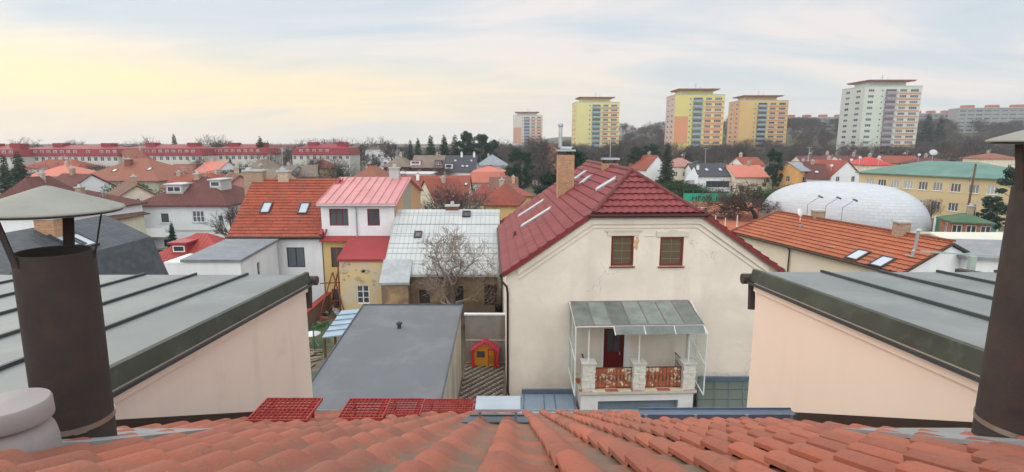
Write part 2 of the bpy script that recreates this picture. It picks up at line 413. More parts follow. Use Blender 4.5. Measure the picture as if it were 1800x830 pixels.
    def roof_z(x, y):
        if rtype == 'gable_x': return Z + rise * (1 - abs(y - D / 2) / (D / 2)) + thick
        if rtype == 'gable_y': return Z + rise * (1 - abs(x) / h) + thick
        if rtype in ('hip',):
            m_ = min(W, D) / 2 + o; return Z + thick + rise * min(1, min(x + h + o, h + o - x, y + o, D + o - y) / m_)
        if rtype == 'mansard': return Z + rise * (.62 if min(x + h, h - x, y, D - y) < 1.5 else .9)
        if rtype == 'shed': return Z + rise * y / D + thick
        return Z + thick
    for ch in chim:
        x, y, hh, sx, sy = ch[:5]; cm = ch[5] if len(ch) > 5 else chim_m
        c = MB(); z = roof_z(x, y)
        c.bx(x - sx / 2, x + sx / 2, y - sy / 2, y + sy / 2, z - .8, z + hh, 0); c.bx(x - sx / 2 - .07, x + sx / 2 + .07, y - sy / 2 - .07, y + sy / 2 + .07, z + hh, z + hh + .1, 1)
        c.bx(x - .12, x + .12, y - .12, y + .12, z + hh + .1, z + hh + .35, 1)
        c.build('chimney', [cm, greyw], rf)
    for dm in dorm:     # (x, y, w, h, wallmat, roofmat, cols)
        x, y, w, hh, wm, rm, cc = dm; z = roof_z(x, y)
        c = MB(); c.bx(x - w / 2, x + w / 2, y, y + 2.4, z - .3, z + hh); d_ = c.build('dormer', wm, rf)
        c = MB(); c.bx(x - w / 2 - .15, x + w / 2 + .15, y - .2, y + 2.6, z + hh, z + hh + .12)
        c.build('dormer_roof', rm, rf)
        f, p = win_meshes(w * .8, hh * .62, cc, 1, frame_w, glass, .06)
        mm = MB(); 
        a = link('dormer_window', f, rf); a.matrix_local = Matrix.Translation(V((x, y - .045, z + hh * .2)))
        # the glass is a solid pane fixed in this frame; merged here because the chain of parts ends at this level
        a.data = merged_window(w * .8, hh * .62, cc)
    for sk in sky:      # (x, y, w, l)
        x, y, w, l = sk[:4]; e = .02
        p0 = V((x, y, roof_z(x, y))); gx = (roof_z(x + e, y) - roof_z(x - e, y)) / (2 * e); gy = (roof_z(x, y + e) - roof_z(x, y - e)) / (2 * e)
        n = V((-gx, -gy, 1)).normalized(); skylight(rf, p0, n, w, l, fmat=sk[4] if len(sk) > 4 else frame_d)
    return t
def merged_window(w, h, cols):
    k = ('mw', round(w, 2), round(h, 2), cols)
    if k in WC: return WC[k]
    b = MB(); fw = .06; t = .05
    b.bx(-w / 2, w / 2, 0, t, 0, fw); b.bx(-w / 2, w / 2, 0, t, h - fw, h)
    b.bx(-w / 2, -w / 2 + fw, 0, t, fw, h - fw); b.bx(w / 2 - fw, w / 2, 0, t, fw, h - fw)
    for i in range(1, cols):
        x = -w / 2 + w * i / cols; b.bx(x - fw * .5, x + fw * .5, .004, t, fw, h - fw)
    b.bx(-w / 2 + fw * .5, w / 2 - fw * .5, .02, .03, fw * .5, h - fw * .5, 1)
    WC[k] = b.mesh('window', [frame_w, glass]); return WC[k]
def skylight(parent, p, n, w, l, fmat=None, gmat=None, name='skylight'):
    eu = V((0, 0, 1)).cross(n).normalized(); ev = n.cross(eu)
    rot = Matrix((eu, ev, n)).transposed(); b = MB(); fw = .09
    for c, d in (((0, -l / 2 + fw / 2, 0), (w, fw, .12)), ((0, l / 2 - fw / 2, 0), (w, fw, .12)), ((-w / 2 + fw / 2, 0, 0), (fw, l - 2 * fw, .118)), ((w / 2 - fw / 2, 0, 0), (fw, l - 2 * fw, .118))):
        b.box(rot @ V(c), d, 0, rot)
    b.box((0, 0, 0), (w - fw, l - fw, .05), 1, rot)
    o = b.build(name, [fmat or frame_d, gmat or glass_sky], parent); o.location = V(p) + n * .05; return o

# ---------------------------------------------------------------- real tile courses
def tile_sheet(pts, tw, rh, amp, step, seg=6, jit=.004, lift=.0):
    """courses of tiles as relief over a convex roof polygon"""
    pts = [V(p) for p in pts]; n = V((0, 0, 0))
    for i in range(len(pts)): n += (pts[i] - pts[0]).cross(pts[(i + 1) % len(pts)] - pts[0])
    n.normalize()
    if n.z < 0: pts = pts[::-1]; n = -n
    eu = V((0, 0, 1)).cross(n).normalized(); ev = n.cross(eu)
    o = pts[0]; uv = [((p - o).dot(eu), (p - o).dot(ev)) for p in pts]
    u0, u1 = min(a for a, _ in uv), max(a for a, _ in uv); v0, v1 = min(b for _, b in uv), max(b for _, b in uv)
    nu = int((u1 - u0) / tw * seg) + 2; nv = int((v1 - v0) / rh) + 2
    bm = bmesh.new(); rows = []
    for j in range(nv):
        row_j = [random.uniform(-jit, jit) for _ in range(nu // seg + 2)]
        for (vv, hh) in ((v0 + j * rh, step), (v0 + (j + 1) * rh, 0.0)):
            rows.append([bm.verts.new((u0 + i * tw / seg, vv + (0 if hh else .0005), hh + row_j[i // seg] + amp * .5 * (1 + cos(2 * pi * i / seg)))) for i in range(nu + 1)])
    for a, b in zip(rows[:-1], rows[1:]):
        for i in range(nu): bm.faces.new((a[i], a[i + 1], b[i + 1], b[i]))
    k = len(uv)
    for i in range(k):
        a, b = uv[i], uv[(i + 1) % k]; d = V((b[0] - a[0], b[1] - a[1], 0))
        if d.length < 1e-4: continue
        bmesh.ops.bisect_plane(bm, geom=bm.verts[:] + bm.edges[:] + bm.faces[:], plane_co=(a[0], a[1], 0), plane_no=(d.y, -d.x, 0), clear_outer=True)
    mb = MB(); bm.verts.index_update()
    vs = [o + eu * v.co.x + ev * v.co.y + n * (v.co.z + lift) for v in bm.verts]
    fs = [tuple(v.index for v in f.verts) for f in bm.faces]
    mb.add(vs, fs, 0, [[(v.co.x - u0, v.co.y - v0) for v in f.verts] for f in bm.faces])
    bm.free(); return mb
def brick_mat(name, c1, c2, mortar, sx=.25, sy=.07):
    m = bpy.data.materials.new(name); nt, b, out = nodes_of(m)
    T = nt.nodes.new('ShaderNodeTexCoord'); sp = nt.nodes.new('ShaderNodeSeparateXYZ'); nt.links.new(T.outputs['Object'], sp.inputs[0])
    cb = nt.nodes.new('ShaderNodeCombineXYZ'); nt.links.new(mnode(nt, 'ADD', sp.outputs[0], sp.outputs[1]), cb.inputs[0]); nt.links.new(sp.outputs[2], cb.inputs[1])
    br = nt.nodes.new('ShaderNodeTexBrick'); br.inputs['Scale'].default_value = 1; br.inputs['Brick Width'].default_value = sx; br.inputs['Row Height'].default_value = sy
    br.inputs['Mortar Size'].default_value = .012; br.inputs['Color1'].default_value = (*c1, 1); br.inputs['Color2'].default_value = (*c2, 1); br.inputs['Mortar'].default_value = (*mortar, 1)
    nt.links.new(cb.outputs[0], br.inputs[0]); nt.links.new(mixc(nt, maprange(nt, noise(nt, T.outputs['Object'], 6), .4, .8, 0, .5), br.outputs[0], (c1[0] * .45, c1[1] * .45, c1[2] * .45, 1)), b.inputs['Base Color'])
    b.inputs['Roughness'].default_value = .9; bump(nt, b, br.outputs[1], -.01); MC[name] = m; return m
brick = brick_mat('orange_brick', (.62, .30, .13), (.42, .16, .07), (.45, .38, .28))
chim_m = M('chimney_render', (.46, .36, .27), var=.25, scale=3)
brick_y = brick_mat('weathered_buff_brick', (.52, .36, .22), (.36, .22, .13), (.35, .3, .25))

# ================================================================ THE SETTING
def ground_z(x, y):
    d = max(0.0, y - 310); s = max(0.0, min(1.0, (x - 40) / 160))
    return min(20.0, d * .2 * s)
def build_ground():
    b = MB(); xs = [-3000, -1500, -900, -600, -400, -250, -150] + list(range(-100, 701, 25)) + [800, 1000, 1500, 3000]
    ys = [-200, -60, 0, 60, 120, 180, 240, 300, 325, 350, 375, 400, 430, 460, 500, 540, 580, 640, 700, 800, 1000, 1500, 2500, 4000]
    vs = [(x, y, ground_z(x, y) - .06) for y in ys for x in xs]; n = len(xs)
    b.add(vs, [(j * n + i, j * n + i + 1, (j + 1) * n + i + 1, (j + 1) * n + i) for j in range(len(ys) - 1) for i in range(n - 1)])
    m = M('winter_grass_and_soil', (.10, .095, .05), .95, .4, .08, stain=((.16, .13, .09), .3, .4, .7, .7))
    o = b.build('ground', m, smooth=True); tag(o, kind='structure')
build_ground()
def flat_sheet(name, poly, z, mat, kind='structure'):
    b = MB(); b.poly([(x, y, z) for x, y in poly]); o = b.build(name, mat); tag(o, kind=kind); return o
asphalt = M('asphalt', (.075, .078, .082), .9, .2, .5, stain=((.16, .15, .14), .8, .5, .75, .5))
clay = M('clay_court', (.42, .125, .062), .9, .12, .25, stain=((.50, .22, .13), .5, .5, .7, .35))
yardsoil = M('yard_soil', (.17, .14, .10), .95, .4, .7, stain=((.07, .12, .035), .6, .45, .6, .8))
flat_sheet('path', [(3, 82), (11, 60), (13, 60), (6, 84), (16, 170), (11, 170)], -.03, asphalt)
flat_sheet('street', [(-70, 48), (-8, 52), (-8, 56), (-70, 52)], -.034, asphalt)
flat_sheet('road', [(20, 130), (180, 118), (180, 126), (20, 138)], -.034, asphalt)
flat_sheet('garden_ground', [(-16, 10), (-7.4, 10), (-7.4, 38), (-16, 38)], -.03, yardsoil)

# ================================================================ OUR OWN ROOF
SL = .505; HC = .31
def rz(y): return CAMZ - HC - SL * y
RN = V((0, SL, 1)).normalized(); RD = V((0, 1, -SL)).normalized()
def RPT(x, y, h=0): return V((x, y, rz(y))) + RN * h
def tile_mat():
    m = bpy.data.materials.new('clay_roof_tile'); nt, b, out = nodes_of(m)
    T = nt.nodes.new('ShaderNodeTexCoord'); tc = T.outputs['Object']; uv = T.outputs['UV']
    sp = nt.nodes.new('ShaderNodeSeparateXYZ'); nt.links.new(uv, sp.inputs[0])
    at = nt.nodes.new('ShaderNodeAttribute'); at.attribute_name = 'tone'
    c = mixc(nt, at.outputs['Fac'], (.50, .125, .062), (.28, .078, .05))
    c = mixc(nt, maprange(nt, noise(nt, tc, 2.2, 7, .65), .4, .7, 0, .75), c, (.38, .125, .07))
    # grey-green lichen and dirt lying in the pans
    pan = maprange(nt, sp.outputs[0], .36, .62, 0.16, 1)
    l = mnode(nt, 'MULTIPLY', maprange(nt, noise(nt, tc, 4.0, 8, .7), .38, .56), pan)
    c = mixc(nt, mnode(nt, 'MULTIPLY', l, .85), c, (.17, .14, .095))
    s = maprange(nt, noise(nt, tc, 38, 4, .7), .66, .74, 0, .5); c = mixc(nt, s, c, (.55, .42, .33))
    s = maprange(nt, noise(nt, tc, 12, 7, .75, dist=.6), .56, .68, 0, .7); c = mixc(nt, s, c, (.13, .075, .05))
    nt.links.new(c, b.inputs['Base Color']); b.inputs['Roughness'].default_value = .6; b.inputs['Specular IOR Level'].default_value = .45
    bump(nt, b, noise(nt, tc, 45, 7, .75), .010, 1); return m
def build_own_house():
    t = thing('tiled_house', 'nearest house seen from its own orange clay tile roof', 'house', (0, 4, 0))
    def off(o): o.location = (0, -4, 0); return o
    b = MB(); b.bx(-3.18, 3.34, -8, 7.4, -.5, 7.7)
    b.prism([(-3.18, -8, 7.7), (-3.18, 7.4, 7.7), (-3.18, -.6, 11.8)], (6.52, 0, 0)); off(b.build('wall', cream, t))
    # underlay and rear slope
    b = MB(); 
    b.slab([[(-3.16, 7.6, rz(7.6) - .03), (-3.16, -.7, rz(-.7) - .03), (3.32, -.7, rz(-.7) - .03), (3.32, 7.6, rz(7.6) - .03)][::-1]], .08)
    b.slab([[(-3.16, -.7, rz(-.7)), (-3.16, -8.3, 7.9), (3.32, -8.3, 7.9), (3.32, -.7, rz(-.7))]], .1)
    off(b.build('roof_deck', M('roof_underlay', (.22, .08, .05)), t))
    # single clay tiles with one roll each
    tw, rh = .262, .345; slope = sqrt(1 + SL * SL)
    x0, x1 = -2.72, 2.9; nc = int((x1 - x0) / tw); nr = int(8.4 * slope / rh)
    prof = [(.03, .010), (0, .014), (0, .034), (.06, .046), (.16, .055), (.27, .053), (.38, .041), (.48, .023), (.60, .008), (.8, .0), (1.13, .0)]
    rnd = random.Random(3); vs = []; fs = []; uvs = []; tones = []
    for j in range(nr):
        for i in range(nc):
            # (pipes stand through these spots)
            ang = rnd.uniform(-.008, .008); lift = rnd.uniform(0, .006); sh = rnd.uniform(-.004, .004); tone = rnd.random()
            base = len(vs); yb = 9.9 * 1 - 0; ylow = (nr - j) * rh
            s0 = nr * rh - j * rh        # distance from the ridge of the lower edge
            for k, (s, hh) in enumerate(prof):
                for q_, (dd, ex) in enumerate(((s0 + .045, .0), (s0 + .045, .028), (s0 - rh * .5, .010), (s0 - rh, -.004))):
                    h2 = hh + ex + lift
                    if q_ == 0: h2 = hh + .002
                    xx = x0 + (i + s) * tw + sh + ang * (dd - s0)
                    p = V((0, -.7, rz(-.7))) + RD * dd; vs.append((xx, p.y + RN.y * h2, p.z + RN.z * h2))
            n = 4
            for k in range(len(prof) - 1):
                a = base + k * n; c = base + (k + 1) * n
                for q in range(3): fs.append((a + q, a + q + 1, c + q + 1, c + q)); uvs.append((prof[k][0], prof[k + 1][0])); tones.append(tone)
    me = bpy.data.meshes.new('roof_tiles'); me.from_pydata(vs, [], fs); me.materials.append(tile_mat())
    ul = me.uv_layers.new(name='UVMap'); at = me.attributes.new('tone', 'FLOAT', 'FACE')
    at.data.foreach_set('value', tones); flat = []
    for (a, c) in uvs: flat += [a, 0, a, 0, c, 0, c, 0]
    ul.data.foreach_set('uv', flat); me.polygons.foreach_set('use_smooth', [True] * len(fs)); 
    try: me.set_sharp_from_angle(angle=R(50))
    except Exception: pass
    me.update()
    off(link('roof_tiles', me, t))
    # ridge tiles
    b = MB()
    for k in range(24): b.tube([(-3.15 + k * .27, -.72, rz(-.72) + .0), (-3.15 + k * .27 + .3, -.72, rz(-.72) + .02)], [.12, .135], 12)
    off(b.build('ridge_tiles', MC['clay_roof_tile'] if 'clay_roof_tile' in MC else bpy.data.materials['clay_roof_tile'], t))
    lead = M('lead_flashing', (.30, .31, .31), .55, .2, 3, metal=.2, bmp=.004, bscale=8)
    dkb = M('dark_brown_flashing', (.045, .03, .022), .5, .25, 3)
    for xa, xb in ((-3.17, -3.13), (3.30, 3.34)):
        b = MB(); b.prism([RPT(xa, -.6, -.02), RPT(xb, -.6, -.02), RPT(xb, -.6, .10), RPT(xa, -.6, .10)], RD * 9.1)
        off(b.build('wall_flashing', dkb, t))
    for xa, xb in ((-3.13, -2.65), (2.8, 3.30)):
        b = MB(); b.prism([RPT(xa, -.6, -.02), RPT(xb, -.6, -.02), RPT(xb, -.6, .012), RPT(xa, -.6, .012)], RD * 9.1)
        off(b.build('lead_flashing', dkb, t))
    for x0_, x1_, y_ in ((-2.85, -2.0, 2.25), (2.25, 3.1, 2.3)):
        b = MB(); b.prism([RPT(x0_, y_, .05), RPT(x1_, y_, .05), RPT(x1_, y_, .072), RPT(x0_, y_, .072)], RD * 1.15)
        off(b.build('lead_flashing', lead, t))
    # eave gutter
    b = MB(); g = []
    for k in range(9): a = pi + pi * k / 8; g.append((0, 7.78 + .08 * cos(a), rz(7.75) + .03 + .08 * sin(a)))
    for k in range(8, -1, -1): a = pi + pi * k / 8; g.append((0, 7.78 + .072 * cos(a), rz(7.75) + .03 + .072 * sin(a)))
    n = len(g); vs = [V((-3.16, 0, 0)) + V(p) for p in g] + [V((3.32, 0, 0)) + V(p) for p in g]
    b.add(vs, [(i, (i + 1) % n, n + (i + 1) % n, n + i) for i in range(n)])
    off(b.build('gutter', steel, t))
build_own_house()

# gratings (roof steps), hatch, snow guard
red_paint = M('red_painted_steel', (.36, .05, .04), .55, .25, 9)
def grating(p, w, d, label):
    """p: near left corner of the tread in world space"""
    t = thing('roof_step', label, 'roof step', p, 0, 'red steel steps on the tiles')
    b = MB(); fr = .012
    b.bx(0, w, 0, fr, -.026, 0); b.bx(0, w, d - fr, d, -.026, 0); b.bx(0, fr, fr, d - fr, -.026, 0); b.bx(w - fr, w, fr, d - fr, -.026, 0)
    nx = int(w / .040); ny = max(5, int(d / .052))
    for i in range(1, nx): b.bx(w * i / nx - .0025, w * i / nx + .0025, fr, d - fr, -.022, -.003)
    for j in range(1, ny): b.bx(fr, w - fr, d * j / ny - .004, d * j / ny + .004, -.02, -.001)
    b.build('grate', red_paint, t)
    for fx in (.16, .84):
        b = MB(); x = w * fx
        for y in (.03, d - .06):
            zr = rz(p[1] + y) - p[2]
            b.bar((x, y, zr + .02), (x, y, -.02), .03, .01)
        b.tube([(x - .03, .02, -.02), (x - .05, .05, -.06), (x - .03, .11, -.07), (x, .16, -.03)], .008, 6)
        b.bar((x, 0.0, -.031), (x, d, -.031), .03, .008)
        b.build('bracket', red_paint, t)
    return t
def at_step(u, v, lift): # point of the tread's near left corner: above the roof by lift
    r = ray(u, v); k = (HC - lift) / (-r.z / r.y - SL); return PY(u, v, k)
for (uL, vb, uR, vt, lab) in ((432, 738, 539, 699, 'red steel roof step standing alone at the left on the tiles'),
                              (592, 735, 672, 700, 'leftmost and lowest red roof step of the long run on the tiles'),
                              (673, 729, 738, 700, 'middle red roof step of the long run on the tiles'),
                              (739, 723, 831, 701, 'red roof step beside the open grey roof hatch')):
    p = at_step(uL, vb, .088); q = PZ(uR, vb, p.z); r_ = PZ(uL, vt, p.z)
    grating(p, (q - p).x, r_.y - p.y, lab)
def RP(u, v, h=0):      # where the line of sight meets the plane lying h above our roof
    return PP(u, v, RPT(0, 0, h), RN)
def hatch():
    a, b_, c, d = RP(803, 744, .03), RP(943, 744, .03), RP(921, 731, .09), RP(826, 731, .09); p = V(((a.x + b_.x) / 2, a.y, rz(a.y)))
    t = thing('roof_hatch', 'grey metal roof hatch with its pale lid standing open', 'roof hatch', p)
    slate = M('slate_grey_sheet', (.11, .14, .165), .4, .15, 5, metal=.3)
    a, b_, c, d = a - p, b_ - p, c - p, d - p; b = MB(); dn = -RN
    b.add([a, b_, c, d, a + dn * .05, b_ + dn * .05, c + dn * .12, d + dn * .12], [(0, 1, 2, 3), (4, 5, 1, 0), (5, 6, 2, 1), (7, 4, 0, 3)])
    b.prism([d, c, c + dn * .1, d + dn * .1], RD * .55); b.bar(a + V((0, 0, .006)), b_ + V((0, 0, .006)), .015, .012); b.bar(d + V((0, 0, .008)), c + V((0, 0, .008)), .02, .012)
    b.build('apron', slate, t)
    zl = RP(835, 726, .13); zl = zl.z; q = [PZ(835, 725, zl) - p, PZ(915, 725, zl) - p, PZ(915, 701, zl) - p, PZ(838, 701, zl) - p]
    b = MB(); b.prism([x for x in q], (0, 0, .03)); b.build('lid', M('pale_zinc_sheet', (.42, .46, .50), .4, .1, 5, metal=.3), t)
    for k in (.1, .9): b = MB(); x = q[0].lerp(q[1], k); b.bar(x + V((0, .05, 0)), x + V((0, .05, -.16)), .02, .02); b.build('hinge_stay', steel, t)
hatch()
def snow_guard():
    p = RP(1127, 729, .10); q = PZ(1400, 729, p.z)
    t = thing('snow_guard', 'long low blue grey metal profile lying across the orange tiles', 'snow guard', p)
    L = (q - p).x; bl = M('blue_grey_sheet', (.13, .17, .23), .4, .15, 4, metal=.3)
    b = MB(); b.bx(0, L, 0, .02, -.07, 0); b.bx(0, L, .02, .11, -.012, -.002); b.bx(0, L, .11, .12, -.012, .015); b.build('profile', bl, t)
    for fx in (.03, .35, .68, .97):
        b = MB(); b.bx(L * fx - .015, L * fx + .015, -.01, -.001, -.10, .004); b.build('bracket', steel, t)
snow_guard()

# vent pipes
rust = M('weathered_brown_steel_pipe', (.045, .034, .030), .75, .3, 3, stain=((.085, .042, .03), 9, .5, .75, .6), spec=.3, bmp=.002, bscale=60)
capm = M('fibre_cement_grey_cap', (.27, .27, .235), .9, .12, 4, stain=((.16, .16, .13), 9, .55, .75, .6), bmp=.002, bscale=50)
def vent(x, y, ztop, r, capz, capr, caph, label, legs, clampz, base_extra=0):
    zb = rz(y) - .1
    t = thing('flue_pipe', label, 'flue pipe', (x, y, zb))
    H = ztop - zb; b = MB()
    b.lathe((0, 0, 0), [(r, -.3), (r, H - .01), (r - .004, H), (r - .012, H), (r - .016, H - .01), (r - .016, -.3)], 48)
    b.lathe((0, 0, 0), [(0, H - .9), (r - .016, H - .9)], 24)
    b.build('pipe', rust, t, smooth=False)
    o = t.children[0]; o.data.polygons.foreach_set('use_smooth', [True] * len(o.data.polygons))
    cz = capz - zb; b = MB()
    b.lathe((0, 0, 0), [(capr - .004, cz - .003), (capr, cz), (capr, cz + .004), (capr * .985, cz + .009), (.02, cz + caph), (0, cz + caph + .004)], 48)
    b.lathe((0, 0, 0), [(0, cz + caph - .03), (capr - .012, cz - .012)], 48); cp_ = b.build('cap', capm, t, smooth=True)
    try: cp_.data.set_sharp_from_angle(angle=R(22))
    except Exception: pass
    for (a0, a1, w) in legs:
        d0, d1 = V((cos(a0), sin(a0), 0)), V((cos(a1), sin(a1), 0)); b = MB()
        b.bar(d0 * (r - .022) + V((0, 0, H - .14)), d1 * (capr * .72) + V((0, 0, cz + caph * .18)), w, .006, up=d0.cross(V((0, 0, 1))).cross(V((0, 0, 1))) + V((0, .01, .02)))
        b.build('cap_strut', rust, t)
    b = MB(); z = clampz - zb; b.lathe((0, 0, 0), [(r + .001, z - .014), (r + .005, z - .014), (r + .005, z + .014), (r + .001, z + .014)], 48)
    b.box((r * .72, -r * .72, z), (.05, .02, .03), 0, Matrix.Rotation(R(45), 3, 'Z')); b.build('clamp', M('bare_clamp_band', (.35, .27, .22), .35, .3, 8, metal=.7), t)
    return t
pL = PY(112, 610, 2.62); k = mpp(pL)
fl_ = vent(PY(112, 610, 2.62).x, 2.62, PY(97, 441, 2.62).z, 56 * k, PY(97, 368, 2.62).z, 105 * k, .115, 'rusty brown flue pipe at the left with a shallow grey cone cap',
     [(R(205), R(205), .05), (R(248), R(248), .055), (R(20), R(20), .008), (R(110), R(110), .05)], PY(120, 735, 2.62).z)
fl_.rotation_euler = (0, R(1.3), 0)
pR = PY(1812, 600, 2.66)
vent(pR.x, 2.62, PY(1800, 330, 2.62).z, 68 * k, PY(1838, 249, 2.62).z, 112 * k, .12, 'dark flue pipe cut by the right edge with a cone cap',
     [(R(170), R(170), .05), (R(290), R(290), .05), (R(60), R(60), .05)], PY(1770, 745, 2.62).z)
def chimney_pot():
    y = 2.05; p = PY(20, 742, y); zc = p.z
    t = thing('vent_hood', 'pale grey rounded vent hood at the foot of the left flue pipe', 'vent hood', (p.x, y, rz(y)))
    gm = M('pale_grey_plastic', (.33, .30, .295), .65, .12, 3, stain=((.22, .2, .19), 6, .55, .75, .5)); k_ = mpp(p); H = zc - rz(y)
    b = MB(); R1 = 60 * k_
    b.lathe((0, 0, 0), [(R1 * 1.02, -.5), (R1 * 1.02, H - .10), (R1 * .96, H - .05), (R1 * .82, H - .01), (R1 * .8, H + .02)], 40); b.build('body', gm, t, smooth=True)
    b = MB(); b.lathe((0, 0, 0), [(R1 * .8, H + .0), (R1 * .98, H + .003), (R1 * 1.0, H + .012), (R1 * .99, H + .078), (R1 * .95, H + .088), (0, H + .10)], 40)
    o = b.build('lid', gm, t, smooth=True)
    try: o.data.set_sharp_from_angle(angle=R(35))
    except Exception: pass
chimney_pot()

# ================================================================ PINK NEIGHBOURS LEFT AND RIGHT
def pink(name, label, xw, ynear, znear, yfar, zfar, side, wallc, streaks):
    """side -1: left of us, the wall faces right; +1: right of us"""
    t = thing(name, label, 'house', (xw, yfar, 0)); off = V((xw, yfar, 0))
    sl = (zfar - znear) / (yfar - ynear); ya = 0.5
    zt = lambda y: znear + sl * (y - ynear)
    xo = xw + side * 12
    q = lambda x, y, z: V((x, y, z)) - off
    m = wallc
    b = MB()
    a = [(xw, ya, -.5), (xw, yfar, -.5), (xw, yfar, zt(yfar) - .02), (xw, ya, zt(ya) - .02)]
    b.prism([q(*p) for p in a], (side * 12, 0, 0)); b.build('wall', m, t)
    b = MB(); b.prism([q(xw, ya, zt(ya) - .15), q(xw, yfar + .02, zt(yfar) - .15), q(xw, yfar + .02, zt(yfar) - .03), q(xw, ya, zt(ya) - .03)], (-side * .03, 0, 0)); b.build('eave_band', m, t)
    felt = M('grey_sheet_roof', (.19, .205, .20), .5, .15, .8, metal=.0, stain=((.29, .30, .28), 1.0, .48, .7, .6), bmp=.004, bscale=5)
    b = MB(); b.slab([[q(xw + side * .02, ya, zt(ya) + .1), q(xo, ya, zt(ya) + .1), q(xo, yfar + .1, zt(yfar) + .1), q(xw + side * .02, yfar + .1, zt(yfar) + .1)]], .1)
    rf = b.build('roof', felt, t)
    dkm = M('dark_seam_sheet', (.05, .055, .055), .5, .2, 2)
    for i in range(1, 14):
        x = xw + side * (.12 + i * .80); b = MB(); b.bar(q(x, ya, zt(ya) + .118), q(x, yfar + .09, zt(yfar) + .118), .034, .036); b.build('seam', dkm, rf)
    b = MB(); gm = M('mossy_dark_parapet_sheet', (.055, .06, .045), .55, .35, 1.5, stain=((.14, .15, .12), 6, .55, .75, .5))
    b.prism([q(xw - side * .05, ya, zt(ya) - .02), q(xw - side * .02, ya, zt(ya) + .145), q(xw + side * .03, ya, zt(ya) + .15), q(xw + side * .06, ya, zt(ya) + .1)], (0, yfar + .12 - ya, (yfar + .12 - ya) * sl))
    b.build('parapet', gm, t)
    b = MB(); b.bar(q(xw - side * .08, ya, zt(ya) - .045), q(xw - side * .08, yfar + .1, zt(yfar) - .05), .03, .03); b.build('drip_edge', dkm, t)
    b = MB(); b.tube([q(xw - side * .12, yfar + .2, zt(yfar) - .02), q(xo, yfar + .2, zt(yfar) - .02)], .075, 10)
    b.tube([q(xw + side * .02, yfar + .2, zt(yfar) - .05), q(xw + side * .02, yfar + .15, zt(yfar) - .45)], .05, 8)
    b.build('gutter', dark_metal, t)
    return t
pinkl = M('pale_salmon_render_stained', (.83, .67, .56), .9, .05, 1, stain=((.58, .50, .41), 1.4, .56, .75, .4), streak=((.58, .50, .42), 2.0, .54, .78, .45))
pinkr = M('pale_salmon_render', (.84, .68, .55), .9, .03, 1, streak=((.66, .54, .44), 1.6, .55, .8, .25))
XL, XR = -3.20, 3.36
pf = PP(536, 497, (XL, 0, 0), V((1, 0, 0))); pn = PP(197, 676, (XL, 0, 0), V((1, 0, 0)))
pink('flat_roofed_house', 'pink walled neighbour with a dark parapet and seamed grey roof, left of us', XL, pn.y, pn.z, pf.y, pf.z, -1, pinkl, True)
pf = PP(1331, 494, (XR, 0, 0), V((1, 0, 0))); pn = PP(1713, 646, (XR, 0, 0), V((1, 0, 0)))
pink('flat_roofed_house', 'pink walled neighbour with a dark parapet and seamed grey roof, right of us', XR, pn.y, pn.z, pf.y, pf.z, 1, pinkr, False)
def roof_curb():
    z = 9.55; p = PZ(1682, 482, z); q = PZ(1762, 497, z)
    t = thing('roof_curb', 'low dark sheet metal curb on the right grey roof', 'roof curb', p); b = MB()
    b.bar((0, 0, 0), q - p, .18, .22); b.build('curb', dark_metal, t)
roof_curb()

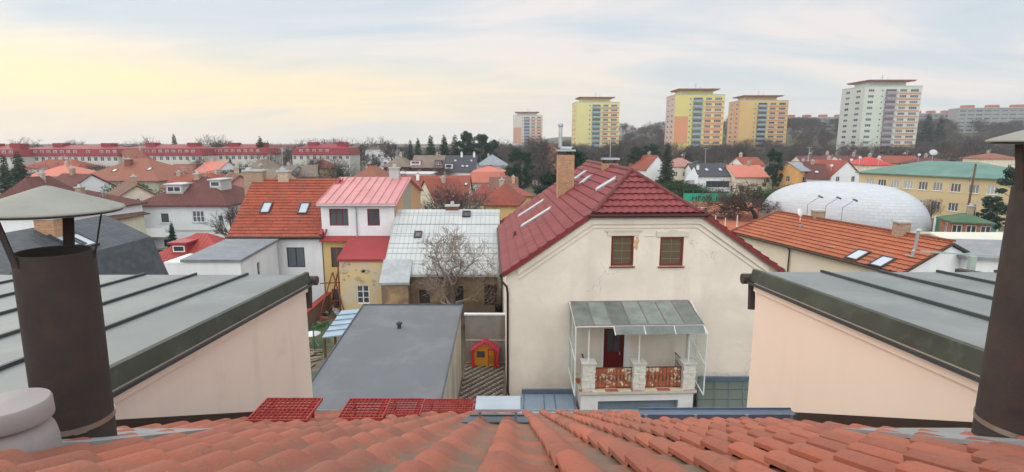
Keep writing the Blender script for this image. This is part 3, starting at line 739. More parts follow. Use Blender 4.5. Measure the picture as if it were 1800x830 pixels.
# ================================================================ THE BIG BEIGE HOUSE
def central_house():
    rot = R(2.2); ctr = V((6.1, 24.0, 0))
    t = thing('gabled_house', 'large beige rendered house with dark red tiled half hipped roof and glazed veranda', 'house', ctr, rot)
    Mi = (Matrix.Translation(ctr) @ Matrix.Rotation(rot, 4, 'Z')).inverted(); Rn = Matrix.Rotation(rot, 3, 'Z') @ V((0, -1, 0))
    def F(u, v, yoff=0):    # local point on the front wall plane (pushed out by yoff towards us)
        p = PP(u, v, ctr + Rn * yoff, Rn); return Mi @ p
    W = 6.32; D = 15.0; zR = 10.75; xe = 6.55; ov = .22
    hl = F(1040, 377, ov); hr = F(1236, 377, ov); el = F(884, 483, ov); zH = hl.z; xc = (hl.x + hr.x) / 2; hx = (hr.x - hl.x) / 2
    zE = el.z; xe = xc - el.x; s = (zH - zE) / (xe - hx); zR = zE + s * xe; W = xe - .2
    wall_m = M('aged_beige_render', (.82, .73, .62), .92, crack=(.55, .008, .8), var=.10, scale=.5, stain=((.66, .58, .50), .6, .45, .7, .5), streak=((.52, .47, .41), 1.1, .52, .75, .3), bmp=.006, bscale=9)
    wl = F(1075, 415); wr = F(1113, 468); w2l = F(1161, 417); w2r = F(1200, 468); dl = F(1062, 578); dr = F(1096, 640)
    wins = [(wl.x, wr.z, wr.x, wl.z), (w2l.x, w2r.z, w2r.x, w2l.z)]
    zfl = 1.05; door = (dl.x, zfl, dr.x, dl.z)
    b = MB(); th = zH - .12
    b.wall((0, 0, 0), (1, 0, 0), [(xc - W, -.6), (xc + W, -.6), (xc + W, zE + .05), (xc + hx + .05, th), (xc - hx - .05, th), (xc - W, zE + .05)], wins + [door], .16)
    b.poly([(xc - W, 0, -.6), (xc - W, 0, zE + .05), (xc - W, D, zE + .05), (xc - W, D, -.6)]); b.poly([(xc + W, 0, -.6), (xc + W, D, -.6), (xc + W, D, zE + .05), (xc + W, 0, zE + .05)])
    b.poly([(xc + W, D, -.6), (xc - W, D, -.6), (xc - W, D, zE), (xc, D, zR - .15), (xc + W, D, zE)])
    b.build('wall', wall_m, t)
    blind = MG('window_with_cream_blind', (.125, .095, .06), .1, lo=.8, hi=1.1)
    for a, c in ((wins[0], 1), (wins[1], 1)):
        o = add_window(t, (0, 0, 0), (1, 0, 0), (a[0] + a[2]) / 2, a[1], a[2] - a[0], a[3] - a[1], 1, 1, frame_r, blind, .13, M('brown_tin_sill', (.10, .05, .035), .5), fw=.1)
        b = MB(); w = a[2] - a[0] - .22; h = a[3] - a[1]; x = (a[0] + a[2]) / 2
        for k in range(1, 4): b.bx(x - w / 2, x + w / 2, .098, .106, a[1] + h * k / 4 - .007, a[1] + h * k / 4 + .007)
        b.bx(x - .006, x + .006, .097, .105, a[1] + .1, a[3] - .1); b.build('glazing_bars', M('dull_cream_bars', (.28, .26, .2)), t)
    # lintels
    pl_ = M('pale_plaster', (.66, .60, .50), .9, .08, 2)
    b = MB(); lz = wins[0][3]; b.bx(wins[0][0] - .18, wins[0][2] + .2, -.05, .0, lz + .02, lz + .22); b.bx(wins[0][0] - .3, wins[0][2] + .32, -.08, .0, lz + .22, lz + .30)
    b.build('lintel', pl_, t)
    b = MB(); rr = random.Random(4); lz = wins[1][3]; x0 = wins[1][0] - .2; n = 14; top = [(x0 + 1.5 * i / (n - 1), lz + .30 + rr.uniform(-.06, .05)) for i in range(n)]
    b.prism([(x, -.06, z) for x, z in [(x0, lz + .03), (x0 + 1.5, lz + .03)] + top[::-1]], (0, .06, 0)); b.build('lintel', pl_, t)
    # broken plaster beside the left window
    b = MB(); P0 = (wins[0][2] + .1, lz - .05); pts = []
    for k in range(16): a = 2 * pi * k / 16; r = .13 + rr.uniform(-.05, .07); pts.append((P0[0] + r * cos(a) * .8, -.018, P0[1] - .25 + r * 1.9 * sin(a)))
    b.prism(pts, (0, .018, 0)); b.build('broken_plaster', M('bare_sandy_plaster', (.60, .42, .22), .95, .35, 8), t)
    # cornice lines following the gable
    def band(inset, wd, th_, nm):
        d = V((hx - xe, 0, zH - zE)); nrm = V((0, 0, 0)); b = MB()
        A = V((xc - W + .55 + inset * .5, 0, zE - .2 - inset)); 
        zt = zH - .25 - inset; sl_ = s
        def line(off):
            zt_ = zt - off; xl = xc - hx - .02 + (inset + off) * .45; xr = 2 * xc - xl
            xa = xc - W + .45 + (inset + off) * .2; za = zt_ - (xl - xa) * sl_
            return [(xa, za), (xl, zt_), (xr, zt_), (2 * xc - xa, za)]
        o1, o2 = line(0), line(wd)
        for i in range(3):
            b.prism([(o1[i][0], -th_, o1[i][1]), (o1[i + 1][0], -th_, o1[i + 1][1]), (o2[i + 1][0], -th_, o2[i + 1][1]), (o2[i][0], -th_, o2[i][1])], (0, th_, 0))
        b.build(nm, wall_m, t)
    band(0.0, .22, .09, 'cornice'); band(.34, .07, .05, 'cornice')
    # short string course between the lintels
    b = MB(); b.bx(wins[0][2] + .45, wins[1][0] - .3, -.03, 0, lz + .05, lz + .09); b.build('string_course', wall_m, t)
    # door
    b = MB(); dm = M('dark_red_door_paint', (.13, .012, .012), .4, .15, 3)
    x0, z0, x1, z1 = door; b.bx(x0, x0 + .08, .06, .12, z0, z1); b.bx(x1 - .08, x1, .06, .12, z0, z1); b.bx(x0 + .08, x1 - .08, .06, .12, z1 - .1, z1)
    b.bx(x0 + .08, x1 - .08, .08, .12, z0, z0 + 1.1); b.bx(x0 + .08, x0 + .2, .082, .12, z0 + 1.1, z1 - .1); b.bx(x1 - .2, x1 - .08, .082, .12, z0 + 1.1, z1 - .1); b.bx((x0 + x1) / 2 - .03, (x0 + x1) / 2 + .03, .084, .12, z0 + 1.1, z1 - .1)
    dr_ = b.build('door', dm, t)
    b = MB(); b.bx(x0 + .15, x1 - .15, .10, .108, z0 + 1.05, z1 - .08); b.build('pane', glass, dr_)
    b = MB(); b.bx(x1 - .22, x1 - .17, .04, .07, z0 + .95, z0 + 1.1); b.build('handle', steel, dr_)
    b = MB(); b.bx(x0 - .12, x0 - .002, -.02, 0, z0, z1 + .12); b.bx(x1 + .002, x1 + .28, -.02, 0, z0, z1 + .12); b.build('door_surround', white, t)
    # roof
    y0, y1 = -ov, D + .2; E, Ebk = V((xc - xe, y0, zE)), V((xc - xe, y1, zE)); C_, Cr = V((xc - hx, y0, zH)), V((xc + hx, y0, zH))
    Ap, Rb = V((xc, 2.9, zR)), V((xc, y1, zR)); Er, Erb = V((xc + xe, y0, zE)), V((xc + xe, y1, zE))
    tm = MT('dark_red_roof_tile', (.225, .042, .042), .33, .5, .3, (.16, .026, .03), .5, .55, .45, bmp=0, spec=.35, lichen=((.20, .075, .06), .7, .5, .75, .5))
    b = MB()
    for pl in ([E, C_, Ap, Rb, Ebk], [Er, Erb, Rb, Ap, Cr], [C_, Cr, Ap]):
        q = tile_sheet(pl, .33, .5, .045, .06, seg=8, lift=.03)
        b.add(q.v, q.f, 0, [q.uv[i] for i in range(len(q.f))])
    b.slab([[E, C_, Ap, Rb, Ebk], [Er, Erb, Rb, Ap, Cr], [C_, Cr, Ap]], .12, 1)
    rf = b.build('roof', [tm, M('dark_red_board', (.20, .03, .035), .5)], t)
    b = MB()
    def caps(p, q, r=.12, step=.36):
        L = (q - p).length; n = int(L / step); d = (q - p) / n
        for k in range(n): b.tube([p + d * k + V((0, 0, .07)), p + d * (k + 1.12) + V((0, 0, .055))], [r * .92, r * 1.08], 10)
    caps(C_ + V((.1, 0, 0)), Ap); caps(Cr - V((.1, 0, 0)), Ap); caps(Ap, Rb, .13)
    b.build('ridge_caps', tm, rf)
    b = MB(); b.bar(E + V((0, -.03, -.02)), C_ + V((0, -.03, -.02)), .05, .2); b.bar(Cr + V((0, -.03, -.02)), Er + V((0, -.03, -.02)), .05, .2)
    b.bar(C_ + V((0, -.02, -.08)), Cr + V((0, -.02, -.08)), .05, .16); b.build('verge_board', M('dark_red_board', (.2, .03, .035)), rf)
    b = MB(); b.tube([C_ + V((-.15, -.1, -.06)), Cr + V((.2, -.1, -.06))], .07, 10); b.tube([E + V((-.08, .1, -.08)), Ebk + V((-.08, 0, -.08))], .075, 10); b.tube([Er + V((.08, .1, -.08)), Erb + V((.08, 0, -.08))], .075, 10)
    b.build('gutter', M('dark_brown_gutter', (.045, .02, .018), .4), rf)
    b = MB(); x = xc - W; b.tube([(xc - xe - .07, .05, zE - .12), (xc - xe - .05, -.05, zE - .35), (x - .03, -.09, zE - .6), (x + .02, -.09, zE - .9), (x + .02, -.09, .3), (x + .08, -.2, .1)], .055, 10)
    b.build('downpipe', MC['dark_brown_gutter'], t)
    # left slope fittings, found by casting onto that slope
    nL = V((-s, 0, 1)).normalized(); nW = Matrix.Rotation(rot, 3, 'Z') @ nL; pW = (Matrix.Translation(ctr) @ Matrix.Rotation(rot, 4, 'Z')) @ E
    def S(u, v): return Mi @ PP(u, v, pW, nW)
    for (a, c, w) in (((913, 383), (958, 354), .62), ((918, 401), (971, 368), .66), ((1011, 318), (1032, 303), .45), ((1022, 326), (1039, 312), .45), ((1050, 337), (1085, 316), .62)):
        p, q = S(*a), S(*c); m_ = (p + q) / 2; L = max(.9, min(2.6, abs((q - p).length))); 
        d = (q - p).normalized(); yd = nL.cross(d).normalized()
        rt = Matrix((d, yd, nL)).transposed(); b = MB(); b.box((0, 0, 0), (L, .62, .12), 0, rt); b.box(nL * .01, (L - .14, .5, .12), 1, rt)
        o = b.build('skylight', [steel, glass_sky], rf); o.location = m_ + nL * .1
    p = S(905, 418); b = MB(); b.lathe((0, 0, 0), [(.12, 0), (.1, .12), (.06, .3), (.12, .34), (0, .42)], 12); o = b.build('roof_vent', tm, rf); o.location = p
    # chimney with flue and horizontal connector
    def chim(u, v, w, d, ztop, nm='chimney'):
        p = S(u, v); b = MB(); b.bx(-w / 2, w / 2, -d / 2, d / 2, -1.2, ztop - p.z); b.bx(-w / 2 - .06, w / 2 + .06, -d / 2 - .06, d / 2 + .06, ztop - p.z + .22, ztop - p.z + .32, 1)
        for sx in (-1, 1):
            for sy in (-1, 1): b.bx(sx * (w / 2 - .1) - .06, sx * (w / 2 - .1) + .06, sy * (d / 2 - .1) - .06, sy * (d / 2 - .1) + .06, ztop - p.z, ztop - p.z + .22, 2)
        o = b.build(nm, [brick, steel, M('soot_dark_brick', (.10, .06, .045))], rf); o.location = p; return p
    p = chim(993, 341, .98, .8, PY(990, 273, 32).z)
    b = MB(); zt = PY(990, 262, 32).z - p.z; b.tube([(.32, -.2, zt), (-.3, -.2, zt + .04), (-.36, -.2, zt + .14), (-.36, -.2, zt + 1.35)], .115, 12); b.lathe((-.36, -.2, zt + 1.35), [(.13, -.05), (.16, 0), (.16, .12), (0, .2)], 12)
    b.box((.0, .1, zt + .1), (.9, .5, .06))
    o = b.build('flue', steel, rf, smooth=False); o.location = p
    p = chim(1072, 294, .85, .7, PY(1072, 283, 36).z)
    b = MB(); b.tube([(0, 0, .5), (0, 0, 1.7)], .02, 6); b.tube([(-.5, 0, 1.6), (.7, 0, 1.6)], .012, 6); o = b.build('aerial', steel, rf); o.location = p
    return t, F, Mi, xc, W
CH, CF, CMi, cxc, cW = central_house()

def veranda():
    """glazed veranda on a raised tiled base against the beige wall: part of the same house"""
    t = CH; wht = M('white_steel_paint', (.78, .79, .78), .4, .05, 3)
    yb = -2.0    # front of the base, local y
    bl = CF(1019, 690, -yb); br_ = CF(1224, 690, -yb); x0, x1 = bl.x, br_.x; zf = bl.z + .0
    b = MB(); gl = CF(1052, 708, -yb); gr = CF(1193, 722, -yb)
    b.wall((0, yb + .12, 0), (1, 0, 0), [(x0 + .08, -.6), (x1 - .08, -.6), (x1 - .08, zf), (x0 + .08, zf)], [(gl.x, -.5, gr.x, gl.z)], .3)
    b.poly([(x0 + .08, yb + .12, -.6), (x0 + .08, yb + .12, zf), (x0 + .08, 0, zf), (x0 + .08, 0, -.6)]); b.poly([(x1 - .08, yb + .12, -.6), (x1 - .08, 0, -.6), (x1 - .08, 0, zf), (x1 - .08, yb + .12, zf)])
    b.build('veranda_base', white, t)
    b = MB(); b.bx(gl.x + .02, gr.x - .02, yb + .32, yb + .38, -.5, gl.z - .02); b.build('garage_door', M('blue_grey_door_paint', (.17, .24, .30), .6), t)
    b = MB(); n = 9; tl = (x1 - x0) / n
    b.bx(x0 - .02, x1 + .02, yb, 0, zf - .12, zf); b.build('veranda_slab', pale_concrete, t)
    b = MB()
    for i in range(n):
        for j in range(7): b.bx(x0 + i * tl + .004, x0 + (i + 1) * tl - .004, yb + .01 + j * .28, yb + .006 + (j + 1) * .28 - .004, zf - .0, zf + .015, (i + j * 3 // 2) % 2 if (i * 7 + j * 5) % 9 else 0)
    b.build('floor_tiles', [M('terracotta_floor_tile', (.42, .13, .08), .5), M('cream_floor_tile', (.66, .58, .38), .5)], t)
    stone = M('white_split_stone', (.74, .72, .66), .9, .1, 6, stain=((.4, .33, .25), 7, .55, .7, .5), bmp=.02, bscale=9)
    cols = []
    for u in (1036, 1125, 1213):
        x = CF(u, 660, -yb).x; cols.append(x); b = MB(); rr = random.Random(u); zt = CF(u, 640, -yb).z - .06; z = zf + .015
        while z < zt:
            h = min(rr.uniform(.05, .1), zt - z); w = .27 + rr.uniform(-.02, .02); sp = rr.uniform(.3, .7); xx = x - w + 2 * w * sp
            b.bx(x - w, xx - .004, yb + .07 - rr.uniform(0, .03), yb + .58, z, z + h - .006); b.bx(xx + .004, x + w, yb + .07 - rr.uniform(0, .03), yb + .58, z, z + h - .006); z += h
        q = b.build('stone_pillar', stone, t); b = MB(); b.bx(x - .33, x + .33, yb + .02, yb + .64, zt + .0, zt + .06); b.build('coping', pale_concrete, q)
    # patterned wall of the railing: terracotta panels with wrought bars
    rm = M('terracotta_mosaic', (.40, .13, .07), .8, .25, 5, stain=((.72, .62, .46), 3.3, .53, .56, 1)); iron = M('brown_wrought_iron', (.12, .06, .045), .6)
    def panel(p, q, parent=t, solid=True):
        p, q = V(p), V(q); d = q - p; L = d.length; dn = d / L; zt = zf + .98
        b = MB()
        if solid:
            rr = random.Random(int(L * 100)); k = max(2, int(L / .33)); up = V((0, 0, 1))
            cellw = L / k
            for i in range(k):
                for j in range(3):
                    if (i + j) % 2 == 0 or rr.random() < .55:
                        c = p + dn * (cellw * (i + .5)) + up * (.18 + j * .3)
                        for (ox, oz) in ((-.075, -.075), (.075, -.075), (-.075, .075), (.075, .075)):
                            if rr.random() < .8: b.box(c + dn * ox + up * oz, (abs(dn.x) * .115 + .01, abs(dn.y) * .115 + .012, .115), 1)
            b.box((p + q) / 2 + up * .49, (abs(d.x) + .0 if abs(d.x) > .1 else .03, abs(d.y) if abs(d.y) > .1 else .03, .92), 0)
        for i in range(int(L / .165) + 1):
            x = p + dn * min(L - .01, i * .165 + .02); b.bar(x + V((0, -.02, .02)), x + V((0, -.02, zt - zf)), .016, .016, 2)
            if i * .165 + .18 < L:
                c = x + dn * .083 + V((0, -.022, .5)); b.tube([c + dn * (.06 * cos(a)) + V((0, 0, .16 * sin(a))) for a in [2 * pi * k / 10 for k in range(11)]], .008, 4, 2)
        b.bar(p + V((0, -.01, zt - zf)), q + V((0, -.01, zt - zf)), .04, .03, 2); b.bar(p + V((0, -.02, .06)), q + V((0, -.02, .06)), .03, .02, 2)
        b.build('railing', [rm, M('cream_mosaic', (.70, .60, .42), .7), iron], parent)
    y_ = yb + .35
    panel((cols[0] + .28, y_, zf), (cols[1] - .28, y_, zf)); panel((cols[1] + .28, y_, zf), (cols[2] - .28, y_, zf))
    panel((cols[0], yb + .6, zf), (cols[0], -.02, zf), solid=False); panel((cols[2], yb + .6, zf), (cols[2], -.02, zf), solid=False)
    # canopy
    tl_ = CF(1001, 531, 0.02); tr = CF(1211, 531, .02); yo = 1.95
    fl = CF(1014, 573, yo); fr = CF(1234, 573, yo)
    z1, z0 = tl_.z, fl.z; xa, xb = tl_.x, tr.x
    xa = (xa + fl.x) / 2; xb = (xb + fr.x) / 2
    gls = MG('grimy_canopy_glass', (.25, .28, .26), .3, (.45, .92), (.66, .72, .69), .7, 1.3)
    slp = (z0 - z1) / yo
    def Q(x, y, dz=0): return V((x, -y, z1 + slp * y + dz))
    n = 7; cf = MB(); cf.bar(Q(xa - .03, 0), Q(xb + .03, 0), .06, .06); cf.bar(Q(xa - .03, yo), Q(xb + .03, yo), .06, .06)
    for i in range(n + 1): x = xa + (xb - xa) * i / n; cf.bar(Q(x, .03), Q(x, yo - .03), .045, .06)
    cn = cf.build('canopy_frame', M('brown_and_white_frame', (.22, .17, .16), .5, .4, 6), t)
    for i in range(n):
        xl = xa + (xb - xa) * i / n + .03; xr = xa + (xb - xa) * (i + 1) / n - .03; b = MB()
        b.add([Q(xl, .02, .01), Q(xr, .02, .01), Q(xr, yo, .01), Q(xl, yo, .01), Q(xl, .02, .02), Q(xr, .02, .02), Q(xr, yo, .02), Q(xl, yo, .02)], [(3, 2, 1, 0), (4, 5, 6, 7), (0, 1, 5, 4), (1, 2, 6, 5), (2, 3, 7, 6), (3, 0, 4, 7)])
        b.build('canopy_pane', gls, cn)
    # lower drooping pane and front rail
    xm = CF(1078, 580, yo).x; drop = .34; b = MB()
    for i, (p_, q_) in enumerate(((xm, xm + (xb - xm) / 3), (xm + (xb - xm) / 3, xm + 2 * (xb - xm) / 3), (xm + 2 * (xb - xm) / 3, xb + .06))):
        b = MB(); a1, a2 = Q(p_ + .02, yo + .04), Q(q_ - .02, yo + .04); d_ = V((.06, -.16, -drop)); b.prism([a1, a2, a2 + d_, a1 + d_], (0, .008, .004)); b.build('canopy_pane', gls, cn)
    fy = -yo - .02; zr = z0 - .03
    b = MB(); b.bar((xa, fy, zr), (xb, fy, zr), .05, .05)
    for i in range(4): x = xm + (xb - xm) * i / 3; b.bar((x, fy - .02, zr), (x + .06, fy - .2, zr - drop), .035, .035)
    zend = z0 - drop - .05
    b.bar((xb, fy, zr), (xb + .14, fy - .2, zend), .05, .05)
    for x in cols: b.bar((x, yb + .3, zf + 1.2), (x, yb + .3, z1 + slp * 1.7), .05, .05)
    b.build('canopy_post', wht, t)
    # glazed side screens hanging beside the base
    gs = MG('clear_screen_glass', (.5, .55, .53), .1, (.08, .2), (.93, .96, .95))
    for x, zlo, sgn in ((xa - .02, CF(1018, 690, yo).z, -1), (xb + .12, CF(1225, 690, yo).z, 1)):
        b = MB(); yN = fy if sgn < 0 else fy - .18; zN = z0 - .06 if sgn < 0 else zend; zl = zf - .15
        P4 = [V((x, -.05, z1)), V((x, yN, zN)), V((x, yN, zl)), V((x, -.05, zl + .45))]
        for i in range(4): b.bar(P4[i], P4[(i + 1) % 4], .045, .045)
        mA, mB = (P4[0] + P4[3]) / 2, (P4[1] + P4[2]) / 2; b.bar(mA, mB, .035, .035)
        m1, m2 = (P4[0] + P4[1]) / 2, (P4[2] + P4[3]) / 2; b.bar(m1, m2, .035, .035)
        o = b.build('side_screen', wht, t); b = MB(); b.prism(P4, (.006, 0, 0)); b.build('pane', gs, o)
pale_concrete = M('pale_concrete', (.58, .55, .50), .85, .12, 3, stain=((.3, .28, .24), 4, .55, .75, .4))
veranda()

# low lean-to roofs at the foot of the beige house
def leantos():
    bl = M('blue_grey_sheet', (.16, .22, .30)); zt = .95
    def lt(name, label, uv4, ztop, zbot, seams, glassy):
        (ua, ub, vt), (uc, ud, vb) = uv4
        a, b_ = PZ(ua, vt, ztop), PZ(ub, vt, ztop); c, d = PZ(ud, vb, zbot), PZ(uc, vb, zbot)
        t = thing(name, label, 'lean-to roof', V((a.x, a.y, 0))); o = V((a.x, a.y, 0)); a, b_, c, d = [p - o for p in (a, b_, c, d)]
        m = MB(); m.slab([[a, d, c, b_]], .08)
        r_ = m.build('roof', [MG('green_wired_glass', (.085, .11, .09), .3, lo=.9, hi=1.1) if glassy else M('light_blue_grey_sheet', (.24, .31, .38), .4, .12, 2, metal=.3)], t)
        m = MB()
        for k in seams: m.bar(a.lerp(b_, k) + V((0, 0, .03)), d.lerp(c, k) + V((0, 0, .03)), .03, .04)
        if glassy:
            for fr in (.33, .66): m.bar(a.lerp(d, fr) + V((0, 0, .025)), b_.lerp(c, fr) + V((0, 0, .025)), .015, .02)
        m.build('seam', bl, r_)
        m = MB(); m.bar(a + V((0, -.06, .09)), b_ + V((0, -.06, .09)), .12, .2); m.build('flashing', bl, r_)
        m = MB(); w = [V((p.x, p.y, -.5)) for p in (a, b_, c, d)]
        for p, q in ((d, c), (a, d), (c, b_)):
            m.poly([p - V((0, 0, .08)), q - V((0, 0, .08)), V((q.x, q.y, -.5)), V((p.x, p.y, -.5))])
        m.build('wall', greyw, t)
    lt('metal_lean_to', 'low blue grey sheet metal roof left of the veranda base', ((917, 1008, 690), (915, 1017, 728)), .55, .2, (0.05, .42, .62, .97), False)
    lt('glazed_lean_to', 'low green glass roof right of the veranda base', ((1226, 1328, 668), (1226, 1326, 722)), .9, .45, (.02, .3, .55, .8), True)
leantos()

# ================================================================ GREY FLAT ROOFED GARAGE, YARD, PLAYHOUSE
def garage():
    zn, zf_ = 2.45, 3.85; yn, yf = 12.3, 26.0
    t = thing('garage_block', 'long low building with a plain grey felt roof in the yard', 'garage', (-5, yf, 0)); o = V((-5, yf, 0))
    xl, xr = -7.55, -2.5
    b = MB(); b.prism([V((xl + .1, yn + .1, -.3)) - o, V((xl + .1, yf - .1, -.3)) - o, V((xl + .1, yf - .1, zf_ - .12)) - o, V((xl + .1, yn + .1, zn - .12)) - o], (xr - xl - .2, 0, 0))
    b.build('wall', M('dirty_beige_render', (.5, .45, .36), .9, .15, 1, streak=((.2, .17, .13), 1.5, .45, .7, .6)), t)
    felt = M('grey_roofing_felt', (.155, .162, .172), .85, .07, .5, stain=((.215, .23, .24), .55, .5, .62, .4), bmp=.003, bscale=90)
    b = MB(); P4 = [V((xl, yn, zn)) - o, V((xr, yn, zn)) - o, V((xr, yf, zf_)) - o, V((xl, yf, zf_)) - o]; b.slab([P4], .12)
    rf = b.build('roof', felt, t)
    b = MB(); up = V((0, 0, .02))
    for i in range(4): b.bar(P4[i] + up, P4[(i + 1) % 4] + up, .05, .06)
    b.build('roof_edge', M('dark_sheet_edge', (.08, .09, .10), .5), rf)
    p = PP(702, 577, (0, yn, zn), V((0, -(zf_ - zn), yf - yn)).normalized()); b = MB()
    b.lathe(p - o, [(.09, -.02), (.09, .2), (.14, .2), (.14, .26), (.03, .32), (0, .32)], 16); b.build('roof_vent', dark_metal, rf)
garage()
flat_sheet('yard_paving', [(-2.6, 12), (-.1, 12), (-.35, 27.6), (-2.6, 27.6)], -.012, M('yard_paving', (.16, .13, .10), .9, .3, 1.2))
def pavers():
    b = MB(); rr = random.Random(9)
    for j in range(62):
        for i in range(10):
            x = -2.45 + i * .215 + (j % 2) * .10; y = 19.0 + j * .135
            if x > -.45: continue
            b.box((x, y, .008), (.13, .075, .05), 1 if (j // 2 + i) % 2 else 0, Matrix.Rotation(R(35 if (i + j) % 2 else -35), 3, 'Z'))
    o = b.build('paving_stones', [M('dark_paver', (.11, .085, .07)), M('pale_paver', (.36, .33, .28), .9, .25, 3)]); tag(o, kind='structure')
pavers()
def yard_wall():
    t = thing('garden_wall', 'grey concrete panel wall with a white coping behind the toy house', 'wall', (-1.4, 27.7, 0)); b = MB()
    b.bx(-1.15, 1.05, 0, .12, -.3, 2.75); b.build('panel', M('grey_concrete_panel', (.30, .28, .25), .9, .15, 2, streak=((.14, .13, .11), 2, .5, .7, .5)), t)
    b = MB(); b.bx(-1.15, 1.05, -.03, 0, 1.3, 1.36); b.bx(-1.15, 1.05, -.02, .0, .02, .06); b.build('rail', pale_concrete, t)
    b = MB(); b.bx(-1.2, 1.08, -.06, .18, 2.75, 2.83); b.build('coping', white, t)
yard_wall()
def playhouse():
    p = PZ(853, 643, .03); t = thing('toy_house', 'yellow plastic toy house with a pinkish red roof in the narrow yard', 'toy house', (p.x, p.y, 0), R(-3))
    yl = M('yellow_plastic', (.74, .32, .03), .4, .05, 3); rd = M('red_plastic', (.62, .05, .05), .4, .08, 3); pk = M('pinkish_red_plastic', (.68, .07, .12), .4, .08, 3)
    w, d, h = .62, 1.1, .95; b = MB()
    b.wall((0, 0, 0), (1, 0, 0), [(-w, 0), (w, 0), (w, h), (0, h + .42), (-w, h)], [(-.45, .5, -.02, .86), (.14, .04, .52, .92)], .06)
    b.poly([(w, 0, 0), (w, d, 0), (w, d, h), (w, 0, h)]); b.poly([(-w, d, 0), (-w, 0, 0), (-w, 0, h), (-w, d, h)]); b.poly([(w, d, 0), (-w, d, 0), (-w, d, h), (0, d, h + .42), (w, d, h)])
    b.build('wall', yl, t)
    b = MB(); 
    for sg in (-1, 1): b.prism([(0, -.14, h + .5), (sg * (w + .16), -.14, h - .02), (sg * (w + .16), -.14, h - .12), (0, -.14, h + .40)], (0, d + .28, 0))
    for k in range(5): 
        f = k / 5 + .1
        for sg in (-1, 1): b.box((sg * (w + .16) * f, d / 2, h + .5 - .52 * f + .02), (.03, d + .28, .03))
    b.build('roof', pk, t)
    b = MB(); b.bx(.14, .18, -.012, .05, .04, .95); b.bx(.48, .54, -.012, .05, .04, .95); b.bx(.14, .54, -.012, .05, .92, .99); b.bx(.49, .53, -.3, -.02, .06, .8)
    b.build('door', rd, t)
    b = MB()
    for k in range(4): b.bx(.2 + k * .08, .23 + k * .08, .055, .058, .1, .6)
    b.build('door_inset', M('green_plastic', (.06, .22, .06), .4), t)
    b = MB(); b.bx(-.49, .02, -.02, .05, .46, .5); b.bx(-.49, .02, -.02, .05, .86, .9); b.bx(-.49, -.45, -.019, .05, .5, .86); b.bx(-.02, .02, -.019, .05, .5, .86); b.bx(-.45, -.02, .03, .055, .5, .86, 1)
    b.build('window', [yl, glass], t)
    for x in (-w - .04, w + .04):
        b = MB(); b.bx(x - .09, x + .09, -.1, .1, 0, h); b.bx(x - .12, x + .12, -.13, .13, 0, .12); b.build('corner_post', rd, t)
playhouse()

# ================================================================ THE ROW BEHIND THE GARDEN
def fw_(uL, vT, uR, vB, Y, cx):    # a window seen between two pixels on the plane y = Y -> (x, z, w, h) relative to cx
    a, b = PY(uL, vT, Y), PY(uR, vB, Y); return ((a.x + b.x) / 2 - cx, b.z, b.x - a.x, a.z - b.z)
def zone_mat(name, zones, default, **kw):
    """paint areas on one wall: (axis, lo, hi, colour) in the house's own metres"""
    m = bpy.data.materials.new(name); nt, b, out = nodes_of(m); T = nt.nodes.new('ShaderNodeTexCoord'); tc = T.outputs['Object']
    sp = nt.nodes.new('ShaderNodeSeparateXYZ'); nt.links.new(tc, sp.inputs[0]); c = default
    for cond, col in zones:
        f = 1.0
        for ax, op, th in cond:
            g = mnode(nt, 'GREATER_THAN' if op == '>' else 'LESS_THAN', sp.outputs[ax], th); f = g if f == 1.0 else mnode(nt, 'MULTIPLY', f, g)
        c = mixc(nt, f, c, col)
    c = mixc(nt, maprange(nt, noise(nt, tc, 1.2, 6), .35, .75, 0, .25), c, (.35, .3, .25))
    if kw.get('peel'):
        pc, sc_, lo, hi, am = kw['peel']; c = mixc(nt, maprange(nt, noise(nt, tc, sc_, 7, .6, dist=.5), lo, hi, 0, am), c, pc)
    nt.links.new(c, b.inputs['Base Color']); b.inputs['Roughness'].default_value = .9; bump(nt, b, noise(nt, tc, 9, 4), .01)
    MC[name] = m; return m
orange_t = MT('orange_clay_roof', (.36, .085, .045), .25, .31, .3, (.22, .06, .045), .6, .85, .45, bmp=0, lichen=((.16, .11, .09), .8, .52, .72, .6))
def add_tiles(t, pts, mat, tw=.25, rh=.31, amp=.035, step=.045, seg=6):
    q = tile_sheet(pts, tw, rh, amp, step, seg, lift=.02); rf = [c for c in t.children if c.name.startswith('roof')][0]
    return q.build('roof_tiles', mat, rf)
